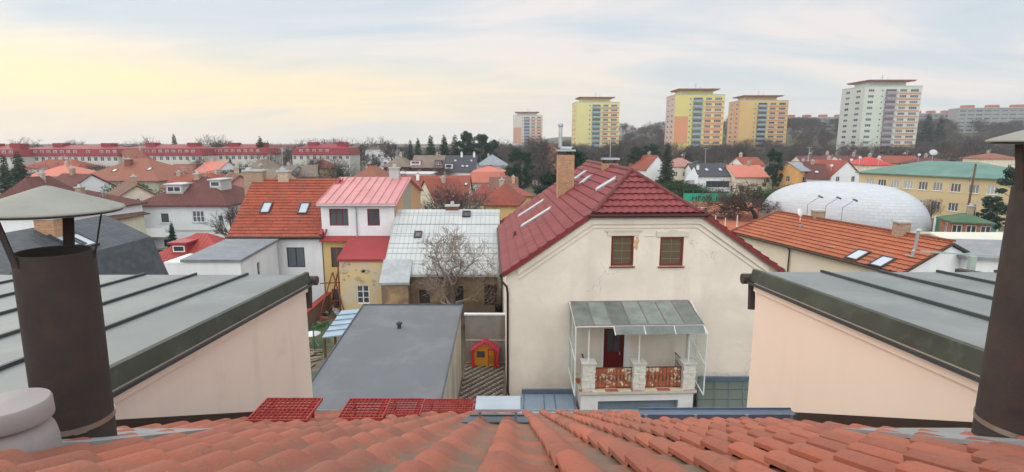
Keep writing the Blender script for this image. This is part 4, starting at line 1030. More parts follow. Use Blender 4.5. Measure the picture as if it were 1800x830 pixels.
def row_houses():
    cx = -17.05
    t = building('tiled_house', 'white house with an orange tiled roof and two roof windows side by side', 'house', (cx, 38, 0), 0, 6.4, 8.8, 5.4, 'gable_x', 3.55, orange_t, white,
                 wins=[('F', *fw_(503, 435, 537, 470, 38, cx), 2, 1), ('F', *fw_(527, 506, 541, 532, 38, cx), 1, 1)], over=.35, fm=frame_d, near=True)
    k = 3.55 / 4.4 * .35; H = 5.56
    add_tiles(t, [(-3.45, -.36, H - k), (3.45, -.36, H - k), (3.45, 4.4, H + 3.56), (-3.45, 4.4, H + 3.56)], orange_t)
    rf = [c for c in t.children if c.name.startswith('roof')][0]
    n = V((0, -3.55, 4.4)).normalized()
    for u, v in ((469, 367), (535, 368)):
        p = PP(u, v, V((cx, 38, H)), n) - V((cx, 38, 0)); skylight(rf, p + n * .07, n, .75, 1.15, gmat=glass_sky)
    def ch(name, u0, u1, vt, mat, dy=.35):
        a, b_ = PY(u0, vt, 42.6), PY(u1, vt, 42.6); b = MB(); b.bx(a.x - cx, b_.x - cx, 4.4 - dy, 4.4 + dy, 7.5, a.z); b.bx(a.x - cx - .08, b_.x - cx + .08, 4.4 - dy - .08, 4.4 + dy + .08, a.z, a.z + .12, 1)
        b.bx(a.x - cx + .15, a.x - cx + .5, 4.2, 4.6, a.z + .12, a.z + .3, 1); b.build(name, [mat, greyw], rf)
    ch('chimney', 493, 511, 302, chim_m); ch('chimney', 433, 466, 301, brick_y)
    b = MB(); b.tube([(-3.5, -.48, 5.28), (3.4, -.48, 5.28)], .06, 8); b.tube([(-.62, -.44, 5.25), (-.62, -.1, 5.0), (-.62, -.08, 0)], .045, 8); b.build('gutter', dark_metal, t)
    b = MB(); b.bar((3.3, -.4, 5.45), (3.3, 4.4, 9.18), .22, .12); b.bar((3.62, -.4, 5.45), (3.62, 4.4, 9.18), .1, .1); b.build('verge_board', red_metal, t)
    # house with pink sheet roof
    cx = -11.1; wm = zone_mat('white_over_yellow_paint', [(((2, '<', 5.15),), (.70, .50, .20)), (((0, '>', 2.62),), (.62, .33, .16)), (((0, '>', 2.62), (1, '>', 3.2), (1, '<', 6.3)), (.36, .34, .27))], (.80, .80, .80))
    w1, w2, w3, w4 = fw_(578, 367, 613, 397, 38, cx), fw_(645, 367, 668, 397, 38, cx), fw_(581, 435, 613, 470, 38, cx), fw_(583, 508, 599, 545, 38, cx)
    t = building('metal_roofed_house', 'narrow house with a pink sheet metal roof, white above and yellow below', 'house', (cx, 38, 0), 0, 5.3, 11, 7.6, 'gable_x', 1.45, pink_metal, wm,
                 wins=[('F', *w1, 3, 1), ('F', *w2, 2, 1), ('F', *w3, 3, 2), ('F', *w4, 1, 2)], over=.25, fm=frame_r, chim=[(1.6, 5.3, .75, .75, .6, greyw)])
    rf = [c for c in t.children if c.name.startswith('roof')][0]; k = 1.45 / 5.5
    for i in range(10):
        b = MB(); x = -2.85 + i * .62; b.bar((x, -.25, 7.6 + .16 - k * .25 + .03), (x, 5.45, 9.05 + .16 + .03), .035, .06); b.build('standing_seam', pink_metal, rf)
    b = MB(); b.add([(-2.75, -.5, 5.02), (2.75, -.5, 5.02), (2.75, -.02, 5.32), (-2.75, -.02, 5.32), (-2.75, -.5, 4.95), (2.75, -.5, 4.95), (2.75, -.02, 4.95), (-2.75, -.02, 4.95)], [(0, 1, 2, 3), (7, 6, 5, 4), (4, 5, 1, 0), (5, 6, 2, 1), (7, 4, 0, 3)])
    b.build('ledge_roof', red_metal, t)
    b = MB(); b.tube([(-2.8, -.3, 7.55), (2.8, -.3, 7.55)], .06, 8); x = PY(627, 380, 38).x - cx; b.tube([(x, -.28, 7.5), (x, -.1, 7.3), (x, -.1, 4.4)], .05, 8); b.build('gutter', steel, t)
    # peeling extension in front
    cx = -10.0
    em = zone_mat('peeling_yellow_plaster', [], (.72, .54, .26), peel=((.62, .52, .38), .9, .50, .53, .9))
    t = building('rear_extension', 'small peeling yellow extension under a red sheet roof', 'house extension', (cx, 35.0, 0), 0, 3.3, 2.98, 4.15, 'shed', .95, red_metal, em,
                 wins=[('F', *fw_(626, 502, 650, 534, 35, cx), 2, 3)], over=.12, fm=frame_w, gm=glass)
    rr = random.Random(12)
    for _ in range(16):
        b = MB()
        x, z, w = rr.uniform(-1.5, 1.5), rr.uniform(2.4, 4.0), rr.uniform(.08, .3)
        pts = [(x + w * cos(a) * q_, -.025, z + w * .7 * sin(a) * q_) for a, q_ in [(2 * pi * k / 9, rr.uniform(.65, 1)) for k in range(9)]]
        b.prism(pts, (0, .022, 0)); b.build('peeling_plaster', M('exposed_old_plaster', (.50, .38, .24), .95, .4, 6), t)
    # building with pale sheets
    cx = -4.68
    dm = zone_mat('decayed_plaster_and_brick', [(((2, '<', 1.6),), (.28, .17, .11))], (.44, .29, .13), peel=((.22, .15, .10), .7, .42, .56, .95))
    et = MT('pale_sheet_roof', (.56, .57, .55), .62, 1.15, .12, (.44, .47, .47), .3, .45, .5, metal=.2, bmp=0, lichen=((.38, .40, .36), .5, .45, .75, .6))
    wl = [('F', *fw_(737, 510, 756, 534, 34, cx), 2, 1), ('F', *fw_(792, 503, 815, 534, 34, cx), 2, 1), ('F', *fw_(851, 500, 874, 538, 34, cx), 2, 2)]
    t = building('sheet_roofed_house', 'decayed brown walled house under a long pale sheet roof', 'house', (cx, 34, 0), 0, 7.1, 9.4, 3.55, 'gable_x', 3.45, et, dm, wins=wl, over=.3, fm=M('old_brown_window_frame', (.10, .05, .035)), depth=.2,
                 chim=[(.3, 4.9, .35, .9, .6, M('dark_brick_chimney', (.20, .08, .055), var=.3, scale=6))])
    rf = [c for c in t.children if c.name.startswith('roof')][0]; k = 3.45 / 4.7
    b = MB()
    for i in range(24): x = -3.75 + i * .325; b.bar((x, -.3, 3.55 + .16 - k * .3 + .006), (x, 4.68, 7.16 + .006), .014, .02)
    for j in range(1, 7): y = -.3 + j * .75; b.bar((-3.78, y, 3.71 + k * y + .012), (3.78, y, 3.71 + k * y + .012), .03, .02)
    b.build('batten', M('grey_batten_sheet', (.36, .38, .38), .5), rf)
    n = V((0, -k, 1)).normalized()
    for u, v, w in ((735, 413, .55), (820, 377, .6)):
        p = PP(u, v, V((cx, 34, 3.71)), n) - V((cx, 34, 0)); skylight(rf, p, n, w, .6, gmat=MG('dull_skylight_glass', (.16, .12, .11)))
    t = building('silver_lean_to', 'small silver sheet lean-to wedged between the extension and the pale sheet roof', 'lean-to', (-7.5, 32.9, 0), R(3), 1.7, 1.6, 3.1, 'shed', 1.0, M('bright_zinc_sheet', (.40, .42, .42), .45, .2, 2, metal=.3), dm, over=.1)
    # white annexe
    c = PY(420, 470, 32); cx = -17.0
    t = building('white_annexe', 'low white annexe with a grey lean roof in front of the orange tiled house', 'annexe', (-18.5, 32, 0), 0, 3.5, 5.2, 4.75, 'shed', .3, M('grey_felt_annexe_roof', (.20, .22, .24), .6), white,
                 wins=[('R', -.3, 3.3, .45, .9, 1, 1)], over=.12, fm=greyw)
    t = building('white_block', 'small white flat topped block at the end of the grey roofed annexe', 'annexe', (-20.95, 32.2, 0), 0, 1.3, 2.6, 4.5, 'flat', 0, white, white, over=0)
    # red roof with dormer
    t = building('red_roofed_house', 'low house with a plain bright red roof and one small dormer', 'house', (-22.0, 34.5, 0), 0, 6.2, 5.4, 3.6, 'hip', 1.9, MT('bright_red_roof', (.36, .055, .045), .25, .33, .2, None, .25, .7, .2, bmp=.02), white, over=.3,
                 dorm=[(-.6, .9, 1.0, .7, red_metal, red_metal, 1)])
red_metal = M('red_sheet_metal', (.33, .045, .048), .45, .12, .8, stain=((.30, .04, .045), 1, .5, .7, .5))
pink_metal = M('faded_pink_sheet_metal', (.60, .27, .26), .4, .12, .5, metal=.15, streak=((.5, .12, .13), .6, .55, .75, .5))
row_houses()

def slate_house():
    cx = -20.2; t = thing('slate_roofed_house', 'dark slate roofed house with a bent roof and paired roof windows', 'house', (cx, 9, 0))
    xr, xf, xe = 0, 2.15, 2.85; D = 17.2
    zr, zf, ze = 8.45, 7.35, 5.3
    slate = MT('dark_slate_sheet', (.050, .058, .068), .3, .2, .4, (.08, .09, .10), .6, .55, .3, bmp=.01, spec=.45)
    b = MB(); b.slab([[(xr, 0, zr), (xf, 0, zf), (xf, D, zf), (xr, D, zr)], [(xf, 0, zf), (xe, 0, ze), (xe, D, ze), (xf, D, zf)],
                      [(-xf, 0, zf), (xr, 0, zr), (xr, D, zr), (-xf, D, zf)], [(-xe, 0, ze), (-xf, 0, zf), (-xf, D, zf), (-xe, D, ze)]], .15)
    rf = b.build('roof', slate, t)
    b = MB(); prof = [(-xe + .15, -.5), (xe - .15, -.5), (xe - .15, ze - .1), (xf - .1, zf - .16), (0, zr - .16), (-xf + .1, zf - .16), (-xe + .15, ze - .1)]
    b.prism([(x, .1, z) for x, z in prof], (0, D - .2, 0)); b.build('wall', white, t)
    n = V((zr - zf, 0, xf)).normalized()
    for u in (118, 142):
        p = PP(u, 424, V((cx, 0, zr)), n) - V((cx, 9, 0)); skylight(rf, p, n, .78, 1.1)
    p = PP(92, 410, V((cx, 0, zr)), n) - V((cx, 9, 0)); b = MB(); b.bx(-.42, .42, -.35, .35, -.8, .62); b.bx(-.47, .47, -.4, .4, .62, .7, 1); b.tube([(0, 0, .7), (0, 0, 1.05)], .08, 8, 1)
    o = b.build('chimney', [brick, greyw], rf); o.location = p
slate_house()

def garden():
    t = thing('brick_wall', 'low garden brick wall with a red coping beside the white house', 'wall', (-13.4, 33, 0)); b = MB(); b.bx(-.14, .14, -4.5, 4.6, -.2, 1.1)
    b.build('brickwork', brick_mat('old_red_brick', (.30, .12, .07), (.20, .09, .06), (.28, .24, .2)), t); b = MB(); b.bx(-.22, .22, -4.55, 4.65, 1.1, 1.2); b.build('coping', M('red_coping', (.36, .06, .05)), t)
    # blue lean-to shelter
    a, b_, c, d = PZ(566, 593, 2.0), PZ(604, 588, 2.05), PZ(640, 541, 2.5), PZ(600, 546, 2.5)
    t = thing('garden_shelter', 'open shelter with a pale blue sheet roof along the garage', 'shelter', (a.x, a.y, 0)); o = V((a.x, a.y, 0)); m = MB()
    a, b_, c, d = a - o, b_ - o, c - o, d - o; b_ = b_ + V((.9, 0, .1)); c = c + V((.5, 0, 0))
    m.slab([[a, b_, c, d]], .06); m.build('roof', M('pale_blue_sheet', (.36, .47, .55), .4, .12, 1.5, metal=.3), t)
    m = MB()
    for k in (.2, .4, .6, .8): m.bar(a.lerp(d, k) + V((0, 0, .02)), b_.lerp(c, k) + V((0, 0, .02)), .03, .03)
    m.build('sheet_lap', M('blue_grey_sheet', (.16, .22, .30)), t)
    for p in (a, d, a.lerp(d, .5)):
        m = MB(); m.bar(p + V((.1, .05, -.05)), V((p.x + .1, p.y + .05, -.1)), .1, .1); m.build('post', M('brown_timber', (.16, .08, .045), .8, .3, 4), t)
    # round table, green gate, planks, ladder, rusty frame
    p = PZ(548, 587, .72); t = thing('garden_table', 'white round garden table beside the green gate', 'table', (p.x, p.y, 0)); m = MB()
    m.lathe((0, 0, 0), [(0, .70), (.5, .70), (.5, .73), (0, .73)], 24); m.build('tabletop', white, t)
    for k in range(3): a_ = 2 * pi * k / 3; m = MB(); m.bar((0, 0, .7), (.35 * cos(a_), .35 * sin(a_), 0), .03, .03); m.build('leg', white, t)
    gg = M('green_paint', (.02, .20, .08), .5); p = PZ(553, 618, 0); t = thing('garden_gate', 'open green metal garden gate', 'gate', (p.x, p.y, 0), R(70))
    m = MB(); m.bar((0, 0, 0), (0, 0, 1.7), .05); m.bar((1.3, 0, .1), (1.3, 0, 1.5), .04); m.bar((0, 0, 1.45), (1.3, 0, 1.45), .04); m.bar((0, 0, .15), (1.3, 0, .15), .04); m.build('gate_frame', gg, t)
    m = MB(); [m.bar((.1 * k, 0, .15), (.1 * k, 0, 1.45), .014) for k in range(1, 13)]; m.build('infill', gg, t)
    wd = M('weathered_planks', (.26, .21, .16), .9, .35, 4); rr = random.Random(2)
    for k, (u, v) in enumerate(((536, 622), (541, 634), (538, 648), (534, 600))):
        p = PZ(u, v, .1); m = MB()
        for j in range(4): m.box((rr.uniform(-.1, .1), j * .22, .03 + .05 * (j % 2)), (1.5, .16, .04), 0, Matrix.Rotation(R(rr.uniform(-12, 12)), 3, 'Z'))
        o = m.build('plank_stack', wd, None, loc=(p.x, p.y, 0)); o.rotation_euler = (0, 0, R(40 * k))
        tag(o, ['loose grey planks lying just below the green gate', 'loose grey planks nearest the grey garage roof edge', 'lowest loose grey planks by the pink wall', 'loose grey planks under the round white table'][k], 'planks')
    ru = M('rusty_steel_tube', (.24, .075, .045), .8, .3, 6); t = thing('rusty_frame', 'rusty tubular swing frame in front of the yellow wall', 'frame', (-12.2, 35.2, 0))
    for q in (((-1.0, -.6, 0), (0, 0, 3.3)), ((1.0, -.6, 0), (0, 0, 3.3)), ((-.8, 1, 0), (.2, .5, 3.2)), ((-.9, 0, 2.5), (.7, 0, 2.6)), ((.35, .1, 0), (.35, .1, 4.9))): m = MB(); m.bar(*q, .07); m.build('tube', ru, t)
    p = PZ(560, 560, .3); m = MB()
    for k in range(40): m.box((rr.gauss(0, .7), rr.gauss(0, 1.2), rr.uniform(0, .5)), (rr.uniform(.1, .5), rr.uniform(.1, .5), rr.uniform(.05, .3)), rr.randint(0, 2), Euler((rr.random(), rr.random(), rr.random() * 3)).to_matrix())
    o = m.build('scrap_heap', [ru, wd, steel], loc=(p.x, p.y + 2, 0)); tag(o, 'heap of rusty scrap and boards beside the brick garden wall', 'scrap heap', kind='stuff')
garden()

# ================================================================ RIGHT: ORANGE ROOF, WHITE BLOCKS
def orange_long():
    ze = 5.0; zr = 7.2
    e1, e2 = PZ(1285, 408, ze), PZ(1584, 482, ze); d = (e2 - e1).normalized(); nrm = V((-d.y, d.x, 0));
    if nrm.x < 0: nrm = -nrm
    w = 3.5; L = (e2 - e1).length
    t = thing('tiled_house', 'long low house with a bright orange tiled roof running away beside the beige house', 'house', (e1.x, e1.y, 0)); o = V((e1.x, e1.y, 0))
    e1, e2 = e1 - o, e2 - o; r1 = e1 + nrm * w + d * 0.9 + V((0, 0, 1.55)); r2 = e2 + nrm * w + V((0, 0, 1.55))
    b1, b2 = e1 + nrm * 2 * w, e2 + nrm * 2 * w
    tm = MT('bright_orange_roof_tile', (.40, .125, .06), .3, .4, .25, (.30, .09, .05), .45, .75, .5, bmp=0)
    b = MB()
    q = tile_sheet([e1, e2, r2, r1], .3, .40, .035, .055, lift=.02); b.add(q.v, q.f, 0, [q.uv[i] for i in range(len(q.f))])
    b.slab([[e1, e2, r2, r1], [e1, r1, b1], [b1, r1, r2, b2]], .14, 0, 1); rf = b.build('roof', [tm, dark_metal], t)
    b = MB(); b.bar(e1 + V((0, 0, .1)), r1 + V((0, 0, .1)), .2, .1); b.bar(r1 + V((0, 0, .1)), r2 + V((0, 0, .1)), .22, .1); b.build('ridge_caps', tm, rf)
    b = MB(); i = nrm * .3; a, c = e1 + i, e2 + i - d * .2; up = V((0, 0, 5)); A = V((a.x, a.y, -.5)); Cc = V((c.x, c.y, -.5))
    b.poly([A, Cc, V((c.x, c.y, ze - .05)), V((a.x, a.y, ze - .05))]); bb1, bb2 = A + nrm * (2 * w - .6), Cc + nrm * (2 * w - .6)
    b.poly([Cc, bb2, V((bb2.x, bb2.y, ze)), V((r2.x, r2.y, r2.z - .2)) - d * .2, V((c.x, c.y, ze - .05))]); b.poly([bb1, A, V((a.x, a.y, ze - .05)), V((bb1.x, bb1.y, ze - .05))]); b.poly([bb2, bb1, V((bb1.x, bb1.y, ze)), V((bb2.x, bb2.y, ze))])
    b.build('wall', M('pale_cream_render', (.76, .68, .54), .9, .05, 1), t)
    g = MB(); k_ = -nrm.cross(V((0, 0, 1))) ; off_ = d * .02
    g.poly([Cc + off_, bb2 + off_, V((bb2.x, bb2.y, ze)) + off_, V((r2.x, r2.y, r2.z - .2)) - d * .18, V((c.x, c.y, ze - .05)) + off_]); g.build('gable_wall', white, t)
    b = MB(); b.tube([e1 - nrm * .05 - V((0, 0, .05)), e2 - nrm * .05 - V((0, 0, .05))], .07, 8); m_ = e1.lerp(e2, .42); b.tube([m_ - nrm * .05, m_ + nrm * .22 - V((0, 0, .3)), m_ + nrm * .22 - V((0, 0, 4.5))], .05, 8); b.build('gutter', dark_metal, t)
    b = MB(); 
    n = (e2 - e1).cross(r2 - e2).normalized(); n = n if n.z > 0 else -n
    for u, v in ((1508, 451), (1551, 463)):
        p = PP(u, v, o + e1, n) - o; skylight(rf, p + n * .06, n, .85, 1.15)
    def obj_at(nm, u, v, mb, mats, dz=0): p = PP(u, v, o + e1, n) - o; q = mb.build(nm, mats, rf); q.location = p + V((0, 0, dz)); return q
    b = MB(); b.bx(-.34, .34, -.3, .3, -.9, .75); b.bx(-.42, .42, -.38, .38, .75, .85, 1); obj_at('chimney', 1583, 413, b, [brick_y, greyw])
    b = MB(); b.bx(-.34, .34, -.3, .3, -.9, .45); b.bx(-.4, .4, -.36, .36, .45, .55, 1); obj_at('chimney', 1437, 382, b, [brick_y, greyw])
    b = MB(); b.box((0, 0, .02), (.5, .5, .06), 0, Matrix.Rotation(.3, 3, 'Y')); b.tube([(0, 0, 0), (0, 0, .35), (.05, 0, .42), (.15, 0, 1.5)], .08, 10); b.lathe((.15, 0, 1.5), [(.09, -.04), (.15, 0), (.12, .08), (0, .12)], 12); obj_at('flue', 1604, 452, b, steel)
    b = MB(); b.tube([(0, 0, 0), (0, 0, .9)], .025, 6); b.lathe((0, 0, 0), [(0, 0), (.15, .02), (.3, .09)], 20); 
    b = MB(); b.tube([(0, 0, 0), (0, 0, .9)], .025, 6); rm_ = Euler((R(70), 0, R(30))).to_matrix()
    pr = [(0, 0), (.15, .02), (.3, .09)]; vs = [rm_ @ V((r * cos(2 * pi * k / 16), r * sin(2 * pi * k / 16), -z)) + V((0, -.05, .75)) for r, z in pr for k in range(16)]
    b.add(vs, [(i * 16 + k, i * 16 + (k + 1) % 16, (i + 1) * 16 + (k + 1) % 16, (i + 1) * 16 + k) for i in range(2) for k in range(16)]); obj_at('satellite_dish', 1406, 391, b, M('dish_white', (.7, .7, .68)))
    b = MB(); b.box((0, 0, .05), (.5, .3, .05), 0, rm_); obj_at('roof_vent', 1409, 399, b, steel); b = MB(); b.box((0, 0, .05), (.4, .25, .05)); obj_at('roof_vent', 1464, 435, b, steel)
orange_long()
building('white_block', 'white walled block with a grey sheet roof behind the right grey roof', 'annexe', (28.6, 28, 0), R(-8), 7.2, 5.5, 5.7, 'hip', .45, M('grey_sheet_low_roof', (.24, .25, .26), .5), white, over=.25)
building('pale_hall', 'wide pale flat roofed hall behind the white blocks', 'hall', (40.5, 38.6, 0), R(-2), 15, 4.8, 4.5, 'gable_x', .35, M('pale_cream_sheet_roof', (.62, .60, .50), .6, .08, .3), cream, over=.2)
def pipe_rail():
    p = PZ(1618, 442, 6.6); q = PZ(1735, 452, 6.4); t = thing('metal_duct', 'thin green grey metal duct on a post against the white wall', 'duct', (q.x, q.y, 0)); b = MB()
    m = M('green_grey_paint', (.34, .42, .38), .5); b.bar(p - V((q.x, q.y, 0)), V((1.2, 0, 6.4)), .08); b.build('arm', m, t); b = MB(); b.bar((-.7, 0, 6.45), (-.75, 0, 3), .28, .2); b.build('post', m, t)
pipe_rail()

# ================================================================ TREES
import numpy as np
def quads_mesh(name, centers, size, mat, seed, flat=1.0, asp=1.0, dirs=None):
    """many small leaf faces, randomly turned"""
    rg = np.random.default_rng(seed); n = len(centers); c = np.asarray(centers, float)
    a = rg.normal(size=(n, 3)); a /= np.linalg.norm(a, axis=1)[:, None]
    if dirs is not None: a = np.asarray(dirs, float) + a * .35; a /= np.linalg.norm(a, axis=1)[:, None]
    b = rg.normal(size=(n, 3)); b -= a * (a * b).sum(1)[:, None]; b /= np.linalg.norm(b, axis=1)[:, None]
    s = (size * rg.uniform(.6, 1.3, n))[:, None]; a = a * s * asp; b = b * s
    v = np.stack([c - a - b * .5, c + a * .9 - b * .3, c + a - b * 0 + b * .5, c - a * .8 + b * .6], 1).reshape(-1, 3)
    me = bpy.data.meshes.new(name); me.vertices.add(4 * n); me.vertices.foreach_set('co', v.ravel())
    me.loops.add(4 * n); me.loops.foreach_set('vertex_index', np.arange(4 * n)); me.polygons.add(n); me.polygons.foreach_set('loop_start', np.arange(0, 4 * n, 4)); me.polygons.foreach_set('loop_total', np.full(n, 4))
    me.materials.append(mat); me.update(calc_edges=True); return me
bark = M('grey_brown_bark', (.105, .085, .07), .95, .3, 3)
twigm = M('bare_twigs', (.125, .095, .082), .95, .3, .8, spec=.1)
twigf = M('far_bare_twigs', (.13, .105, .10), .95, .3, .3, spec=.1)
def bare(h, seed, width=.7, levels=4, curl=.0, trunkfrac=.25, r0=None, thin=.012, nb=4, kids=None, up=.25):
    """returns trunk MB and crown MB of a leafless tree, height about h"""
    rr = random.Random(seed); T, Cn = MB(), MB(); r0 = r0 or h * .022
    def grow(p, d, L, r, lv):
        n = 3 if lv > 1 else 4; 
        if curl: n = 5
        pts = [p]; rs = [r]; dd = V(d)
        for i in range(n):
            dd = (dd + V((rr.gauss(0, 1), rr.gauss(0, 1), rr.gauss(0, .7))) * (.16 + curl) + V((0, 0, up * .25 if lv else 0))).normalized()
            p = p + dd * (L / n); pts.append(p); rs.append(max(thin * .5, r * (1 - .5 * (i + 1) / n)))
        (T if lv == 0 else Cn).tube(pts, rs, 7 if lv == 0 else (5 if lv == 1 else 3 if lv < 4 else 2), cap=False) if lv < 4 else Cn.tube(pts, rs, 3 if curl else 2, cap=False)
        if lv >= levels: return
        k = (kids or (7, 6, 5, 5))[min(lv, 3)]
        for i in range(k):
            f = rr.uniform(.35 if lv else .55, 1.0); idx = min(n - 1, int(f * n)); q = pts[idx].lerp(pts[idx + 1], f * n - idx)
            az = 2 * pi * (i / k) + rr.uniform(-.6, .6); ax = dd.orthogonal().normalized(); ay = dd.cross(ax); sp = rr.uniform(.45, 1.05) * width * 1.35
            nd = (dd * cos(sp) + (ax * cos(az) + ay * sin(az)) * sin(sp)).normalized()
            grow(q, nd, L * rr.uniform(.5, .78) * (1.0 if lv else (1 - trunkfrac) / trunkfrac * .42), rs[idx] * .6, lv + 1)
    grow(V((0, 0, 0)), V((0, 0, 1)), h * trunkfrac, r0, 0)
    return T, Cn
TREE = {}
def variant(kind, i):
    if (kind, i) in TREE: return TREE[(kind, i)]
    if kind == 'bare':
        T, Cn = bare(10, 100 + i, [.7, .6, .8, .5][i % 4], 4, 0, [.27, .3, .22, .3][i % 4], thin=.03, r0=.2)
        r = (T.mesh('trunk', bark), Cn.mesh('crown', twigf))
    elif kind == 'spruce':
        rg = np.random.default_rng(i); H = 10; ce = []; di = []; z = .8; Tm = MB(); Tm.tube([(0, 0, 0), (0, 0, H)], [.16, .02], 8)
        while z < H:
            R_ = (2.1 if i != 2 else 1.6) * (1 - (z / H)) ** .85 + .08; nb = int(6 + R_ * 5)
            for k in range(nb):
                a = rg.uniform(0, 2 * pi); Rk = R_ * rg.uniform(.6, 1.12); 
                for s in np.arange(.12, Rk, .10):
                    zz = z - s * .32 + .10 * (s / max(Rk, .1)) ** 2 + rg.normal() * .03; w = .28 * (1 - s / Rk) + .05
                    for _ in range(3): o = rg.normal() * w; ce.append((s * cos(a) - sin(a) * o, s * sin(a) + cos(a) * o, zz - abs(o) * .25 + rg.normal() * .04)); di.append((cos(a), sin(a), -.3))
            z += .30
        r = (Tm.mesh('trunk', bark), quads_mesh('crown', ce, .10, MF('spruce_needles', (.018, .045, .028), (.035, .075, .04)), i, asp=1.4, dirs=di))
    elif kind == 'pine':
        rg = np.random.default_rng(40 + i); ce = []; Tm = MB(); Tm.tube([(0, 0, 0), (.1, 0, 5), (0, .1, 9)], [.22, .15, .05], 8); rr = random.Random(i)
        for k in range(58):
            z = 2.6 + 7.2 * rg.random() ** .9; Rm = 3.0 * sqrt(max(.05, 1 - ((z - 4.6) / 5.5) ** 2)); a = rg.uniform(0, 2 * pi); q = Rm * rg.uniform(.35, 1.0); c = np.array([q * cos(a), q * sin(a), z])
            Tm.tube([(0, 0, max(1.5, z - 1.2)), tuple(c)], [.05, .015], 4)
            rad = rg.uniform(.5, 1.0); pts = rg.normal(size=(int(230 * rad), 3)); pts /= np.linalg.norm(pts, axis=1)[:, None]; pts *= (rad * rg.random(len(pts)) ** .4)[:, None]; pts[:, 2] *= .6; ce += list(c + pts)
        r = (Tm.mesh('trunk', bark), quads_mesh('crown', ce, .11, MF('pine_needles', (.016, .042, .030), (.032, .075, .048)), i, asp=1.2))
    elif kind == 'bush':
        rg = np.random.default_rng(70 + i); ce = []; Tm = MB(); Tm.tube([(0, 0, 0), (0, 0, .8)], [.07, .03], 6)
        for k in range(34):
            c = np.array([rg.normal() * .42, rg.normal() * .42, rg.uniform(.2, 1.6)]); rad = rg.uniform(.3, .5); pts = rg.normal(size=(420, 3)); pts /= np.linalg.norm(pts, axis=1)[:, None]; ce += list(c + pts * (rad * rg.random(420) ** .4)[:, None])
        r = (Tm.mesh('stem', bark), quads_mesh('foliage', ce, .03, MF('shrub_leaves', (.03, .06, .022), (.06, .10, .04)), i))
    elif kind == 'cypress':
        rg = np.random.default_rng(90 + i); ce = []; Tm = MB(); Tm.tube([(0, 0, 0), (0, 0, 6)], [.12, .03], 6)
        for k in range(2600): z = 10 * rg.random(); R_ = 1.0 * sin(pi * min(1, (z + 1.2) / 11.5)) ** .8; a = rg.uniform(0, 2 * pi); q = R_ * rg.random() ** .35; ce.append((q * cos(a), q * sin(a), z))
        r = (Tm.mesh('trunk', bark), quads_mesh('crown', ce, .13, MF('cypress_leaves', (.022, .045, .026), (.04, .07, .036)), i))
    TREE[(kind, i)] = r; return r
NAMES = {'bare': ('bare_tree', 'tree'), 'spruce': ('spruce_tree', 'conifer'), 'pine': ('pine_tree', 'conifer'), 'bush': ('shrub', 'shrub'), 'cypress': ('cypress_tree', 'conifer')}
def tree(kind, i, x, y, h, label, group=None, wide=1.0, rot=None):
    nm, cat = NAMES[kind]; base = 2.2 if kind == 'bush' else 10.
    if kind == 'bare':
        zm = TREE.get(('hb', i))
        if zm is None: m_ = variant(kind, i)[1]; zm = max(v.co.z for v in m_.vertices); TREE[('hb', i)] = zm
        base = zm
    t = thing(nm, label, cat, (x, y, ground_z(x, y) - .05), random.uniform(0, 6.28) if rot is None else rot, group); k = h / base; t.scale = (k * wide, k * wide, k)
    a, b = variant(kind, i)
    link(a.name.split('.')[0], a, t); link(b.name.split('.')[0], b, t); return t
def tree_px(kind, i, u, vtop, Y, label, group=None, wide=1.0, dz=0):
    p = PY(u, vtop, Y); h = max(1.2, p.z - ground_z(p.x, Y)); return tree(kind, i, p.x, Y, h, label, group, wide)

# the curly bare tree in front of the pale sheet roof
def curly():
    p = PY(792, 535, 31.0); t = thing('bare_tree', 'curly leafless tree in front of the pale sheet roof', 'tree', (p.x, 31.0, 0))
    T, Cn = bare(7.0, 21, .85, 5, .2, .30, r0=.14, thin=.012, kids=(6, 5, 4, 4, 3), up=.3); zm = max(v[2] for v in Cn.v); k = 7.4 / zm; xs = [v[0] for v in Cn.v]; kx = 6.5 / (max(xs) - min(xs)); sh = (max(xs) + min(xs)) / 2
    for m in (T, Cn): m.v = [((a - sh * min(1, c / 2.2)) * kx, b * kx, c * k) for a, b, c in m.v]
    T.build('trunk', bark, t); Cn.build('crown', M('grey_twigs', (.25, .19, .15), .9, .2, 2), t)
curly()
def court_tree():
    p = PZ(1328, 384, 0); t = thing('bare_tree', 'wide spreading leafless tree beside the red clay court', 'tree', (p.x, p.y, 0))
    T, Cn = bare(11, 35, 1.0, 5, .08, .2, r0=.36, thin=.035, kids=(6, 5, 5, 4, 3), up=.1); zm = max(v[2] for v in Cn.v); k = 6.4 / zm; xs = [v[0] for v in Cn.v]; kx = 14.5 / (max(xs) - min(xs))
    for m in (T, Cn): m.v = [(a * kx if m is Cn else a, b * kx if m is Cn else b, c * k) for a, b, c in m.v]
    T.build('trunk', M('dark_bark', (.06, .045, .04)), t); Cn.build('crown', M('dark_twigs', (.085, .06, .052), .9, .2, 2), t)
court_tree()
tree_px('bare', 0, 797, 318, 60, 'rounded brown leafless thicket behind the pale sheet roof', None, 1.3)
tree_px('bare', 2, 775, 324, 61, 'smaller leafless thicket left of the rounded brown one', None, 1.2)
